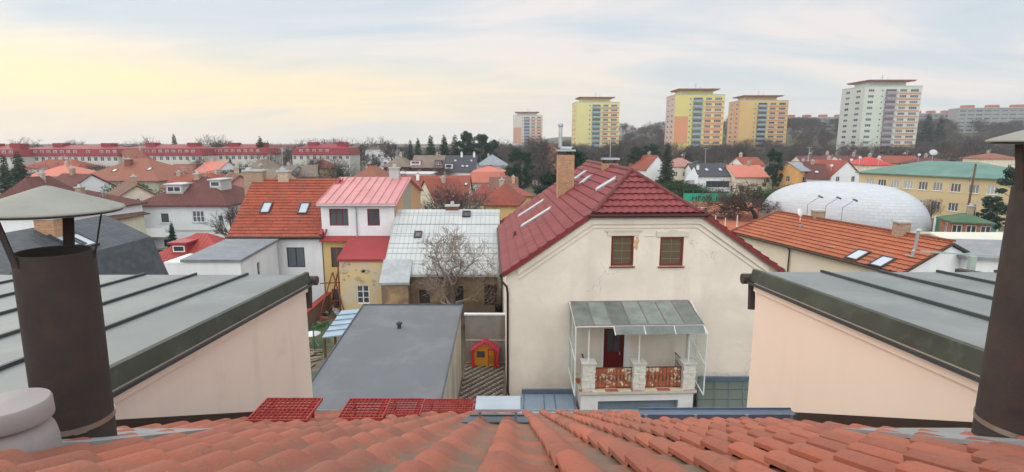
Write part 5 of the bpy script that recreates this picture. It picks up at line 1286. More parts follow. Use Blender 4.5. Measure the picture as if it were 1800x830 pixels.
for (k, i, u, v, Y, w, lab) in (
    ('spruce', 0, 1174, 250, 122, 1.15, 'tall dark spruce between the pale house and the beige house roof'),
    ('pine', 0, 1120, 258, 150, .9, 'left of two dark pines behind the beige house ridge'),
    ('pine', 1, 1145, 254, 152, .9, 'right of two dark pines behind the beige house ridge'),
    ('pine', 2, 1364, 262, 116, .62, 'dark pine beside the salmon roofed house near the court'),
    ('spruce', 1, 30, 266, 88, 1.3, 'dark spruce at the far left behind the grey flue cap'),
    ('spruce', 2, 4, 270, 96, 1.2, 'dark spruce cut by the left edge'),
    ('pine', 0, 1010, 262, 62, .75, 'dark pine behind the orange brick chimney'),
    ('pine', 1, 968, 306, 62, .85, 'lower dark pine left of the orange brick chimney'),
    ('pine', 2, 915, 262, 112, 1.0, 'round dark pine beside the lane in the middle'),
    ('spruce', 0, 757, 237, 150, 1.25, 'spruce at the left end of the dark row behind the brown roofs'),
    ('spruce', 1, 780, 236, 152, 1.2, 'second spruce from the left in the dark row'),
    ('spruce', 2, 799, 236, 149, 1.4, 'third spruce from the left in the dark row'),
    ('pine', 0, 821, 231, 150, .75, 'broadest and tallest conifer of the dark row'),
    ('pine', 1, 847, 237, 153, .7, 'conifer at the right end of the dark row'),
    ('pine', 2, 864, 246, 156, .7, 'small conifer just past the right end of the dark row'),
    ('spruce', 1, 734, 242, 175, 1.1, 'narrow spruce behind the grey roofed block'),
    ('spruce', 2, 721, 245, 176, 1.1, 'thin spruce left of the dark row'),
    ('spruce', 1, 456, 239, 178, 1.2, 'spruce rising in the gap between red mansard blocks'),
    ('spruce', 0, 305, 235, 186, 1.0, 'spruce standing above the second red mansard block'),
    ('cypress', 0, 404, 277, 150, .8, 'taller slim cypress against a white mansard block'),
    ('cypress', 0, 411, 287, 149, .8, 'shorter slim cypress against a white mansard block'),
    ('bush', 0, 397, 291, 130, 2.2, 'round dark shrub at the foot of the slim cypresses'),
    ('bush', 1, 213, 307, 84, 1.2, 'dark shrub in front of the big pyramid roof'),
    ('spruce', 2, 597, 293, 96, 1.8, 'small green spruce right of the tiny yellow house'),
    ('spruce', 1, 300, 388, 56, 1.0, 'narrow dark conifer against the white villa'),
    ('bush', 1, 328, 293, 108, 1.6, 'dark evergreen shrub between small roofs on the left'),
    ('bush', 0, 1220, 318, 118, 3.2, 'wide evergreen shrub beside the tall spruce'),
    ('bush', 1, 1190, 312, 120, 3.0, 'evergreen shrub at the foot of the tall spruce'),
    ('pine', 2, 1745, 345, 66, .9, 'dark evergreen in front of the green roofed school'),
    ('pine', 1, 1790, 296, 70, 1.0, 'evergreen half hidden by the right flue pipe'),
    ('bush', 2, 1398, 318, 90, 3.0, 'dark shrub at the left end of the white dome'),
    ('spruce', 0, 1634, 198, 330, 1.3, 'spruce on the wooded slope right of the grey tower'),
    ('spruce', 1, 1656, 204, 330, 1.3, 'second spruce on the wooded slope right of the grey tower')):
    tree_px(k, i, u, v, Y, lab, None, w)
bl = [(45, 238, 205, 'round topped bare tree above the far left red block'), (118, 243, 215, 'bare tree above the left end of the first red block'), (232, 243, 205, 'bare tree where two red blocks meet'), (268, 237, 205, 'broad bare tree above the second red block'),
      (372, 234, 195, 'tall ragged bare tree at the end of the second red block'), (392, 244, 200, 'bare tree above the third red block'), (487, 246, 190, 'small bare tree right of the third red block'), (520, 242, 200, 'bare tree above the left end of the fourth red block'),
      (553, 241, 200, 'bare tree in the middle above the fourth red block'), (580, 241, 202, 'bare tree above the right end of the fourth red block'), (610, 238, 195, 'bare tree just right of the fourth red block'), (632, 240, 195, 'bare tree left of the pale block'), (662, 237, 200, 'broad bare tree above the pale block'),
      (690, 246, 180, 'bare tree right of the pale block'), (880, 240, 200, 'bare tree left of the pale far tower'), (905, 246, 210, 'bare tree in front of the pale far tower'), (935, 238, 215, 'bare tree at the right foot of the pale far tower'), (958, 236, 180, 'bare tree left of the orange brick chimney top'),
      (1030, 250, 190, 'bare tree in front of the first yellow tower'), (1062, 246, 200, 'bare tree at the right foot of the first yellow tower'), (1095, 240, 190, 'bare tree in the gap after the first yellow tower'), (1205, 258, 180, 'pale bare tree in front of the orange banded tower'),
      (1250, 256, 180, 'bare tree in front of the middle of the orange banded tower'), (1303, 250, 190, 'bare tree in the gap before the second orange tower'), (1335, 256, 185, 'bare tree before the second orange tower'), (1425, 262, 170, 'bare tree between towers behind red roofs'),
      (1500, 240, 200, 'bare tree at the left foot of the grey tower'), (1528, 246, 190, 'bare tree in front of the grey tower'), (1600, 252, 190, 'bare tree at the right foot of the grey tower'), (1660, 238, 210, 'bare tree right of the grey tower'), (1715, 236, 210, 'bare tree left of the right flue cap'),
      (400, 345, 55, 'bare tree right of the white villa'), (425, 290, 140, 'bare tree in front of the third red block'), (545, 272, 140, 'bare tree in front of the fourth red block'), (590, 266, 145, 'bare tree before the right part of the fourth red block'), (250, 270, 140, 'bare tree before the second red block'), (345, 272, 142, 'bare tree before the right end of the second red block'),
      (660, 268, 150, 'bare tree in front of the pale block'), (470, 262, 150, 'bare tree in the gap after the third red block'), (890, 285, 125, 'bare tree left of the round dark pine'), (945, 262, 120, 'bare tree beside the lane'), (1290, 285, 128, 'bare tree behind the dark roofed villa'), (1640, 345, 78, 'bare tree at the right end of the white dome')]
for n, (u, v, Y, lab) in enumerate(bl): tree_px('bare', n % 4, u, v, Y, lab, None, 1.0 if Y > 60 else .8)

def merged_wood(name, label, pts, seed, kinds=(0, 1, 2, 3), hmin=9, hmax=13, keep=.55, mat=None):
    """a far wood that reads as one mass: many leafless crowns in one object"""
    rg = np.random.default_rng(seed); src = []
    for k in kinds:
        me = variant('bare', k)[1]; nv = len(me.vertices); co = np.zeros(nv * 3); me.vertices.foreach_get('co', co); co = co.reshape(-1, 3)
        src.append((co, [tuple(p.vertices) for p in me.polygons], co[:, 2].max()))
    nfs = []
    for co, fs, zm in src: q = [f for f in fs if len(f) == 4]; nfs.append(np.array(q))
    VV, FF = [], []; off = 0
    for (x, y) in pts:
        k = rg.integers(len(src)); co, _, zm = src[k]; f = nfs[k]
        # whole branches are kept or dropped together by dropping blocks of faces
        blk = np.arange(len(f)) // 6; sel = rg.random(blk.max() + 1) < keep; f2 = f[sel[blk]]
        used, inv = np.unique(f2, return_inverse=True); c = co[used]
        a = rg.uniform(0, 6.28); s = rg.uniform(hmin, hmax) / zm; R_ = np.array([[cos(a), -sin(a), 0], [sin(a), cos(a), 0], [0, 0, 1]])
        c = (c @ R_.T) * s * np.array([1.25, 1.25, 1]) + np.array([x, y, ground_z(x, y) - .3]); VV.append(c); FF.append(inv.reshape(-1, 4) + off); off += len(c)
    Vv = np.concatenate(VV); Ff = np.concatenate(FF); me = bpy.data.meshes.new(name); me.vertices.add(len(Vv)); me.vertices.foreach_set('co', Vv.ravel()); me.loops.add(Ff.size); me.loops.foreach_set('vertex_index', Ff.ravel())
    me.polygons.add(len(Ff)); me.polygons.foreach_set('loop_start', np.arange(0, Ff.size, 4)); me.polygons.foreach_set('loop_total', np.full(len(Ff), 4)); me.materials.append(mat or twigf); me.update(calc_edges=True)
    o = link(name, me); tag(o, label, 'woodland', kind='stuff'); return o

# ================================================================ BACKGROUND HOUSES
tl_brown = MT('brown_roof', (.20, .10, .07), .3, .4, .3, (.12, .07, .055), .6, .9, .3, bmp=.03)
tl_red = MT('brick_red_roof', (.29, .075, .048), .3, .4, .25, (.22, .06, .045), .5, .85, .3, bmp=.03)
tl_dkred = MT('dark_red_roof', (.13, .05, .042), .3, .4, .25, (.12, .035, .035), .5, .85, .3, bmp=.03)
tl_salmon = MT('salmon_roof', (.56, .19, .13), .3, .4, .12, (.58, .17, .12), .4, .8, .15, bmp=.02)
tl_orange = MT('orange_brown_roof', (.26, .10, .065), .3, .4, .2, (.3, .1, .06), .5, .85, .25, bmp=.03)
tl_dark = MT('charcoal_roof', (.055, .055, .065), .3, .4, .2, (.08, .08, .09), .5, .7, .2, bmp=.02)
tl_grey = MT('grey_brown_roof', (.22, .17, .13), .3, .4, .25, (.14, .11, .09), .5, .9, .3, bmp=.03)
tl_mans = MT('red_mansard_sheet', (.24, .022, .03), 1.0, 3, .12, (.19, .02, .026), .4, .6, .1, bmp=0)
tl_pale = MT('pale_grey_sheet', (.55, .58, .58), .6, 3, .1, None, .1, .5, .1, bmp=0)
tl_green = M('green_copper_sheet', (.12, .22, .18), .7, .2, .3, stain=((.18, .34, .28), .4, .5, .8, .4))
def auto(W, H, n, fl, side='F', w=1.0, h=1.25, z0=.9, pitch=2.8, cols=2):
    out = []
    for f in range(fl):
        z = z0 + f * pitch
        if z + h > H - .15: break
        for i in range(n): out.append((side, -W / 2 + W * (i + .5) / n, z, w, h, cols, 1))
    return out
def bg(name, label, u0, u1, ve, ze, D, rise, rtype, rm, wm, rot=0, n=3, fl=2, W=None, cat='house', **kw):
    uc = (u0 + u1) / 2; p = PZ(uc, ve, ze); W = W or (u1 - u0) * mpp(p) / max(.5, cos(R(rot)))
    rr = random.Random(int(uc * 7 + ve)); extra = 'chim' not in kw and rtype != 'flat' and W > 4
    if extra: kw['chim'] = [(rr.uniform(-.12, .12) * W if rtype == 'hip' else rr.uniform(-.3, .3) * W if rtype == 'gable_x' else .3, D * rr.uniform(.42, .58), rr.uniform(.5, 1.0), .6, .55, [chim_m, brick_y, MC.get('dark_brick_chimney', chim_m)][rr.randrange(3)])] + ([(W * .28, D * .62, .6, .5, .5, greyw)] if rtype == 'gable_x' and rr.random() < .5 else [])
    gz = ground_z(p.x, p.y); H = ze - gz
    wins = kw.pop('wins', None)
    if wins is None: wins = auto(W, H, n, fl) + auto(D, H, max(1, int(D / 3.2)), fl, 'R') + auto(D, H, max(1, int(D / 3.2)), fl, 'L')
    t = building(name, label, cat, (p.x, p.y, gz), R(rot), W - .6, D, H, rtype, rise, rm, wm, wins=wins, **kw)
    if extra and rr.random() < .6:
        b = MB(); x = kw['chim'][0][0] + .7; z = H + rise * .8; b.tube([(x, D / 2, z - .3), (x, D / 2, z + 1.9)], .035, 5); b.bar((x - .5, D / 2, z + 1.8), (x + .5, D / 2, z + 1.8), .04); b.bar((x - .35, D / 2, z + 1.5), (x + .35, D / 2, z + 1.5), .04)
        b.build('aerial', steel, [c for c in t.children if c.name.startswith('roof')][0])
    return t
# --- left band
bg('hip_roofed_house', 'white villa with a bright salmon hip roof at the far left', 47, 127, 311, 5.2, 9, 2.1, 'hip', tl_salmon, white, 0, 3)
bg('hip_roofed_house', 'large house under a brown red pyramid roof with a tall chimney', 118, 284, 319, 4.8, 15, 3.9, 'hip', tl_orange, olive, -4, 5, chim=[(-.8, 5.0, 1.1, 1.2, .9, M('dark_brick_chimney', (.2, .08, .055)))], sky=[(-2.2, 3, .8, 1), (4.4, 3.6, .8, 1)])
bg('gabled_house', 'house with a cream gable peeping over the big pyramid roof', 172, 250, 283, 6.4, 12, 3.3, 'gable_y', tl_orange, cream, -26, 2, W=10)
bg('low_brown_house', 'low brown roofed house before the first red block', 38, 140, 297, 4.6, 9, 2.4, 'hip', tl_red, white, 6, 4)
bg('gabled_house', 'cream gabled house with a brown roof left of the white villa', 208, 280, 360, 4.4, 11, 2.3, 'gable_y', tl_brown, beige, 40, 2, W=7.5, wins=[('F', 0, 4.7, .5, .5, 1, 1), ('F', 1.6, 2.0, 1.1, 1.2, 2, 1)])
vw = [('F', -2.2, 3.0, 1.0, 1.15, 1, 1), ('F', 1.6, 3.1, 1.35, 1.3, 3, 2), ('F', 4.1, 3.2, .6, .7, 1, 1), ('F', 1.7, .3, 1.2, .9, 2, 1), ('F', -2.2, .2, 1.0, 1.0, 1, 1)]
t = bg('white_villa', 'white villa with a dark red hip roof, two dormers and a balcony', 243, 400, 363, 4.9, 9.5, 2.9, 'hip', tl_dkred, M('soft_white_render', (.66, .68, .68), .9, .06, 1), 0, wins=vw, sill=greyw, dorm=[(-1.8, 1.6, 1.9, 1.0, greyw, tl_pale, 2), (2.4, 2.6, 1.3, .9, greyw, tl_pale, 1)], W=10.8)
b = MB(); b.bx(-6.6, -1.2, -1.7, 0, 1.7, 1.9); b.bx(-6.6, -1.2, -1.7, -1.6, 1.9, 2.65); b.bx(-6.6, -6.5, -1.6, 0, 1.9, 2.65); b.build('balcony', white, t)
b = MB(); b.bx(-5.2, 5.2, -.06, -.002, 2.1, 2.25); b.bx(-5.2, 5.2, -.06, -.002, .0, .12); b.build('string_course', greyw, t)
bg('brown_roofed_house', 'brown roofed house behind the left shoulder of the white villa', 395, 455, 348, 4.6, 9, 3.0, 'gable_y', tl_brown, M('dull_pink_render', (.5, .25, .22)), 35, 1, W=8)
bg('brown_roofed_house', 'long brown roof beside the orange tiled house', 385, 470, 330, 4.8, 10, 2.7, 'gable_x', tl_grey, beige, -20, 3)
bg('tiled_house', 'small bright orange roof right of the big pyramid roof', 283, 330, 330, 4.2, 8, 1.8, 'gable_x', tl_red, beige, 0, 2)
bg('tiled_house', 'wide orange roof line behind the white villa chimneys', 318, 385, 326, 4.5, 9, 1.9, 'hip', tl_red, beige, 0, 3)
bg('dark_red_house', 'dark red roofed house under the left spruce', 0, 62, 352, 4.4, 9, 2.7, 'hip', tl_dkred, beige, 10, 2)
bg('dark_red_house', 'dark red roofed house just above the left flue cap', 52, 122, 340, 4.3, 9, 2.6, 'gable_x', tl_dkred, white, -14, 2)
bg('white_house', 'bare white walled house seen beneath the left flue cap', -20, 112, 380, 5.4, 10, 1.6, 'hip', tl_dkred, white, -4, wins=[])
bg('beige_house', 'beige walled house with a brown roof seen through the cap struts', 100, 185, 392, 4.2, 6, 1.2, 'hip', tl_brown, cream, 0, 2, fl=1)
bg('small_gabled_house', 'pale pink roofed small house before the third red block', 333, 386, 303, 4.4, 8, 2.6, 'gable_x', tl_salmon, white, -24, 2)
bg('small_green_house', 'small flat house with a pale green roof by the orange roofs', 272, 308, 309, 3.4, 6, .6, 'shed', tl_green, white, 0, 1)
bg('small_gabled_house', 'small orange roof beside the pale green one', 300, 345, 303, 3.9, 7, 2.0, 'gable_x', tl_orange, cream, 12, 2)
# middle strip
bg('yellow_brick_house', 'dull yellow house with a brown hip roof behind the orange tiles', 428, 472, 302, 5.6, 9, 2.4, 'hip', tl_grey, brick_y, 0, 2)
bg('grey_roofed_house', 'grey brown low roof right of the dull yellow house', 470, 512, 305, 4.9, 9, 1.4, 'gable_x', tl_grey, greyw, 0, 2)
bg('brown_cottage', 'small brown roofed cottage behind the orange tile ridge', 512, 556, 310, 4.0, 8, 2.4, 'gable_x', tl_grey, olive, 16, 2)
bg('tiled_villa', 'small yellow villa with a bright orange hip roof', 535, 582, 297, 4.9, 8, 2.3, 'hip', tl_red, yellow, 0, 2, chim=[(0, 4, .6, .6, .5)])
bg('long_tiled_house', 'brown orange roof behind the left end of the pink sheet roof', 612, 672, 318, 4.6, 9, 2.6, 'hip', tl_orange, greyw, -6, 3)
bg('pale_apartment_block', 'pale three storey block with a grey brown roof beyond the red blocks', 640, 692, 262, 9.6, 12, 1.6, 'hip', tl_grey, white, 0, 5, fl=3, cat='apartment block')
bg('brown_terrace', 'left brown roofed terrace house in the middle distance', 672, 722, 294, 5.6, 10, 2.6, 'hip', tl_grey, tl_dkred, 0, 2)
bg('brown_terrace', 'middle brown roofed terrace house with a red dormer', 722, 780, 294, 5.6, 10, 2.8, 'gable_x', tl_grey, tl_dkred, 0, 2, dorm=[(-3.2, .8, 2.6, 1.0, white, red_metal, 2), (2.9, .4, 1.8, 1.2, tl_dkred, tl_dkred, 2)])
bg('dark_terrace', 'dark charcoal roofed terrace house with white dormer and roof windows', 780, 838, 301, 4.9, 10, 3.6, 'gable_x', tl_dark, white, 0, 3, dorm=[(-2.9, .6, 1.9, 1.2, white, tl_dark, 1)], sky=[(-1.5, 3.2, .7, .9), (.5, 1.4, .8, .8), (1.6, 1.4, .8, .8), (2.6, 3.2, .6, .8)], chim=[(0, 4.6, 1, .5, .5, white), (3.2, 4.6, 1, .5, .5, white)])
bg('grey_roofed_house', 'grey hip roofed house behind the salmon roof', 836, 892, 292, 5.8, 9, 2.8, 'hip', M('grey_slate_sheet', (.25, .28, .30), .6), white, 0, 3, chim=[(-1, 4.4, .6, .5, .5)])
bg('salmon_roofed_house', 'house with a bright salmon mansard roof and small roof windows', 822, 896, 321, 3.4, 9, 3.4, 'mansard', tl_salmon, greyw, 0, 4, sky=[(-1.6, .5, .6, .7), (-.8, .5, .6, .7), (1.0, .5, .6, .7), (2.6, .5, .6, .7), (3.1, 1.6, .5, .6)])
bg('white_flat_block', 'wide low block with a pale flat roof and a small red topped tower', 674, 760, 306, 4.6, 8, .3, 'flat', tl_pale, white, 0, 4, fl=1)
bg('long_tiled_house', 'long brick red roof running behind the curly tree', 685, 825, 341, 3.4, 9, 2.7, 'gable_x', tl_red, cream, 0, 6, sky=[(6, 2.2, .6, .8)], chim=[(-2.5, 3.4, 1.0, .5, .5, white)])
bg('small_side_wing', 'side wing with a steep red roof left of the round shrub', 728, 768, 350, 3.2, 6, 2.9, 'gable_y', tl_red, cream, -50, 1, fl=1, W=6)
bg('tiled_villa', 'house with a brick red pyramid roof behind the pale sheet roof', 846, 912, 362, 4.2, 7.2, 2.3, 'hip', tl_red, yellow, -8, 2, fl=1)
bg('tiled_villa', 'rear wing with a lower red hip roof left of the red pyramid roof', 822, 872, 354, 4.1, 7, 2.0, 'hip', tl_red, cream, 0, 2, fl=1)
bg('yellow_annexe', 'small yellow annexe with a thin red roof beside the red pyramid roof', 895, 938, 346, 4.5, 6, .6, 'shed', tl_red, yellow, 20, 1, fl=1)
bg('brown_cottage', 'brown roofed cottage between salmon roof and lane', 858, 912, 336, 4.2, 7, 1.9, 'gable_x', tl_brown, beige, 0, 2, fl=1, chim=[(1.6, 2, .9, .5, .5, M('salmon_chimney', (.6, .3, .22)))])
bg('small_shed_house', 'small grey shed house by the lane with a pale gable', 940, 960, 300, 4.0, 6, 1.5, 'gable_y', tl_grey, greyw, 20, 1, fl=1)
bg('orange_house', 'tiny orange house in trees left of the orange brick chimney', 954, 980, 262, 9.5, 8, 1.6, 'hip', tl_orange, M('orange_render', (.55, .27, .15)), 0, 2)
# red mansard blocks
def mansard_block(label, u0, u1, ve, vt, ze=8.0, n=10, wm=None):
    p = PZ((u0 + u1) / 2, ve, ze); W = (u1 - u0) * mpp(p); rise = PY(900, vt, p.y + 6).z - ze
    wins = auto(W, ze, n, 3, w=1.1, h=1.3, z0=.8)[:99]
    t = building('mansard_block', label, 'apartment block', (p.x, p.y, 0), 0, W - .6, 12, ze, 'mansard', rise, tl_mans, wm or M('warm_white_render', (.55, .53, .47), .9, .05, .4), wins=wins, over=.3)
    rf = [c for c in t.children if c.name.startswith('roof')][0]; rr = random.Random(u0)
    for i in range(n):
        if rr.random() < .25: continue
        a = link('dormer_window', merged_window(.95, .95, 2), rf); a.location = (-W / 2 + W * (i + .5) / n, .02, ze + rise * .22)
    for k in range(max(2, int(W / 11))):
        x = -W / 2 + W * (k + .6) / max(2, int(W / 11)); b = MB(); b.bx(x - 1.5, x + 1.5, 3.5, 6.5, ze + rise * .6, ze + rise + .75); b.build('stair_head', M('deep_red_sheet', (.26, .03, .035), .6), rf)
    return t
for a in (('red mansard block cut by the left edge', -60, 26, 275, 257), ('long red mansard block above the left spruce', 34, 208, 274, 256), ('second long red mansard block, right of the first', 208, 357, 273, 255),
          ('third red mansard block with cypresses before it', 371, 470, 272, 255), ('fourth red mansard block left of the pale block', 512, 616, 272, 254)): mansard_block(*a, n=max(6, int((a[2] - a[1]) / 11)))
for (lab, u0, u1, ve, ze, rm) in (('far red roof line beyond the gap after the third red block', 462, 520, 259, 8, tl_mans), ('far brown roof strip right of the spruces', 620, 645, 262, 8, tl_orange), ('far house roof left of the second red block', 2, 40, 262, 8.3, tl_orange)):
    bg('far_house', lab, u0, u1, ve, ze, 10, 1.8, 'hip', rm, white, 0, 3)

# --- right band
bg('pale_house', 'pale yellow house with a dusty pink hip roof right of the spruce', 1180, 1229, 294, 6.0, 9, 2.0, 'hip', MT('dusty_pink_roof', (.42, .22, .18), .3, .4, .2, None, .3, .9, .2), cream, 0, 3)
bg('gabled_house', 'white gabled house with a red roof left of the tall spruce', 1134, 1176, 297, 5.0, 9, 3.4, 'gable_y', tl_red, white, 24, 1, W=7.5)
t = bg('modern_villa', 'modern white villa with a charcoal roof and a wide dark window', 1220, 1290, 309, 4.4, 10, 2.5, 'gable_x', tl_dark, white, 0, wins=[('F', 1.0, 1.7, 5.4, 1.5, 4, 1), ('F', 1.2, -.4, 5.0, 1.2, 3, 1)], sky=[(-1.0, 2.2, .8, 1.3), (2.2, 2.2, .8, 1.3)], chim=[(-3, 2.4, .8, .5, .5, white)], fm=frame_d)
b = MB(); b.wall((-4.1, -.9, 0), (1, 0, 0), [(-3.2, -.5), (.2, -.5), (.2, 4.2), (-.9, 6.4), (-3.2, 3.0)], [(-2.3, 2.0, -.6, 3.4)], .5); b.poly([(-3.9, -.9, -.5), (-3.9, 4, -.5), (-3.9, 4, 4.6), (-3.9, -.9, 4.6)]); b.build('front_gable', white, t)
b = MB(); b.bx(-10.5, -4.2, -3.6, -.9, 1.5, 2.2); b.build('terrace', M('pale_green_white_render', (.66, .74, .70)), t)
bg('tiled_house', 'pale house with a salmon orange roof left of the bare court tree', 1290, 1352, 311, 4.3, 10, 2.3, 'gable_x', tl_salmon, cream, 0, 2, fm=frame_d)
bg('tiled_house', 'red roof just behind the salmon orange one near the pine', 1306, 1346, 291, 6.6, 9, 1.7, 'gable_x', tl_red, white, 0, 2)
bg('orange_gabled_house', 'house with a bright orange gable beside the court pine', 1402, 1430, 300, 6.2, 6, 1.5, 'gable_x', MT('grey_blue_roof', (.3, .34, .36)), M('bright_orange_render', (.66, .36, .13)), 20, 1)
bg('row_house', 'first dark red roofed white row house from the court pine', 1392, 1440, 303, 5.6, 10, 2.0, 'gable_x', tl_dkred, white, -16, 2)
bg('row_house', 'brown roofed row house second from the court pine', 1420, 1456, 313, 4.8, 8, 2.6, 'gable_x', tl_dkred, white, -16, 1, sky=[(0, 1.5, .8, .8)])
bg('row_house', 'orange red roofed row house with a white front near the dome', 1440, 1485, 305, 5.4, 10, 2.2, 'gable_x', tl_red, white, -10, 2, chim=[(1, 4.4, .6, .5, .5), (3, 4.4, .6, .5, .5)])
bg('row_house', 'gabled row house with a bright orange roof touching the school', 1462, 1512, 308, 5.2, 9, 2.9, 'gable_y', tl_red, white, 18, 2, W=8.5)
for n_, (lab, u0, u1, ve, rm) in enumerate((('dark red roof behind the row houses, left', 1410, 1450, 287, tl_dkred), ('dark red roof behind the row houses, middle', 1448, 1485, 284, tl_dkred), ('dark brown roof behind the row houses with satellite dishes', 1480, 1522, 286, tl_dkred),
    ('bright red sheet roof touching the green school roof', 1520, 1566, 291, MT('vivid_red_roof', (.55, .06, .05), .3, .4, .1, None, .2, .6, .1)), ('red orange roof behind the green school roof', 1560, 1622, 287, tl_red), ('dark red roof above the green school roof, right', 1622, 1682, 290, tl_dkred), ('tan roof between trees right of the grey tower', 1662, 1712, 274, tl_orange), ('brown orange roof left of the right flue cap', 1728, 1790, 280, tl_orange))):
    bg('far_house', lab, u0, u1, ve, 6.6, 9, 1.7, 'hip' if n_ % 2 else 'gable_x', rm, cream, -8, 2)
def dishes():
    dm = M('dish_grey', (.5, .5, .5)); k = 0
    for u, v, Y, lab in ((1497, 281, 118, 'satellite dish on the dark roof behind the row houses'), (1512, 277, 120, 'satellite dish nearest the bright red sheet roof'), (1546, 276, 122, 'satellite dish above the bright red sheet roof'), (1641, 268, 125, 'large pale satellite dish above the green school roof'), (1462, 291, 112, 'satellite dish on the brown row house roof'), (1616, 272, 126, 'small satellite dish left of the large pale one')):
        p = PY(u, v, Y); b = MB(); r = .75 if u == 1641 else .32; rm_ = Euler((R(62), 0, R(-25))).to_matrix(); n = 14
        vs = [rm_ @ V((q * r * cos(2 * pi * j / n), q * r * sin(2 * pi * j / n), z * r)) for q, z in ((.01, .22), (.6, .16), (1, 0), (1.0, -.04), (.6, .1), (.01, .17)) for j in range(n)]
        b.add(vs, [(i * n + j, i * n + (j + 1) % n, (i + 1) * n + (j + 1) % n, (i + 1) * n + j) for i in range(5) for j in range(n)])
        t = thing('satellite_dish', lab, 'satellite dish', p, 0, 'satellite dishes on the far roofs'); b.build('reflector', dm, t); b = MB(); b.tube([(0, .1, -3.0), (0, .1, 0)], .05, 6); b.bar((0, 0, -.3 * r), (.1, -r * .9, -.1), .04); b.build('mast', steel, t)
dishes()
# school with green roof
def school():
    a, b_ = PZ(1511, 304, 6.6), PZ(1778, 317, 6.6); d = b_ - a; d.z = 0; L = d.length; ang = math.atan2(d.y, d.x); c = (a + b_) / 2
    wins = []
    for us, vt, vb, in (((1530, 1551, 1574, 1598, 1624, 1650, 1682, 1714, 1747), None, None),):
        for u in us:
            r = ray(u, 315); n = V((-d.y, d.x, 0)).normalized(); p = C0 + r * ((V((a.x, a.y, 0)) - C0).dot(n) / r.dot(n)); x = (V((p.x, p.y, 0)) - V((c.x, c.y, 0))).dot(d.normalized())
            wins.append(('F', x, 4.35, 1.35, 1.35, 3, 1)); wins.append(('F', x, 1.35, 1.35, 1.35, 3, 1))
    t = building('school_building', 'long two storey ochre building with a green roof and white windows', 'building', (c.x, c.y, 0), ang, L, 14, 6.6, 'hip', 2.1, tl_green, M('ochre_render', (.64, .49, .27), .9, .06, .5), wins=wins, over=.5, gm=glass_l, sill=white)
    return t
school()
bg('small_pavilion', 'small pavilion with a green roof in front of the ochre building', 1680, 1738, 393, 2.4, 4, .9, 'hip', M('green_shingle', (.07, .14, .08), .8, .2, 1), M('brown_red_render', (.34, .14, .07)), -20, 3, fl=1)

# ================================================================ DOME, COURT, FENCES
def dome():
    c = PZ(1500, 402, 0); t = thing('air_dome', 'large white inflated sports dome with a net over it', 'air dome', (49.9, 80.5, 0), R(-43)); A, B, Hh = 11.2, 6.6, 6.1
    m = bpy.data.materials.new('dome_membrane'); nt, bs, out = nodes_of(m); T = nt.nodes.new('ShaderNodeTexCoord'); uv = T.outputs['UV']
    br = nt.nodes.new('ShaderNodeTexBrick'); br.offset = .5; br.inputs['Scale'].default_value = 1; br.inputs['Brick Width'].default_value = 1.4; br.inputs['Row Height'].default_value = .7; br.inputs['Mortar Size'].default_value = .035; br.inputs['Mortar Smooth'].default_value = .6
    br.inputs['Color1'].default_value = (.54, .56, .575, 1); br.inputs['Color2'].default_value = (.50, .52, .54, 1); br.inputs['Mortar'].default_value = (.46, .48, .50, 1); nt.links.new(uv, br.inputs[0]); nt.links.new(br.outputs[0], bs.inputs['Base Color']); bs.inputs['Roughness'].default_value = .35
    bump(nt, bs, br.outputs[1], -.02)
    b = MB(); nu, nv = 64, 20; vs = []; uvv = []
    for j in range(nv + 1):
        ph = pi / 2 * j / nv
        for i in range(nu):
            a = 2 * pi * i / nu; ca, sa = cos(a), sin(a); e = .78; cp = cos(ph) ** .72
            vs.append((A * cp * math.copysign(abs(ca) ** e, ca), B * cp * math.copysign(abs(sa) ** e, sa), Hh * sin(ph) ** .9)); uvv.append((a * 12, ph * 9))
    fs = []; us = []
    for j in range(nv):
        for i in range(nu):
            k = (i + 1) % nu; fs.append((j * nu + i, j * nu + k, (j + 1) * nu + k, (j + 1) * nu + i)); u0, u1 = 2 * pi * i / nu * 12, 2 * pi * (i + 1) / nu * 12; v0, v1 = pi / 2 * j / nv * 9, pi / 2 * (j + 1) / nv * 9; us.append([(u0, v0), (u1, v0), (u1, v1), (u0, v1)])
    b.add(vs, fs, 0, us); b.build('membrane', m, t, smooth=True)
dome()
flat_sheet('clay_court', [(20, 60), (40, 60), (52, 113), (28, 113)], -.02, clay)
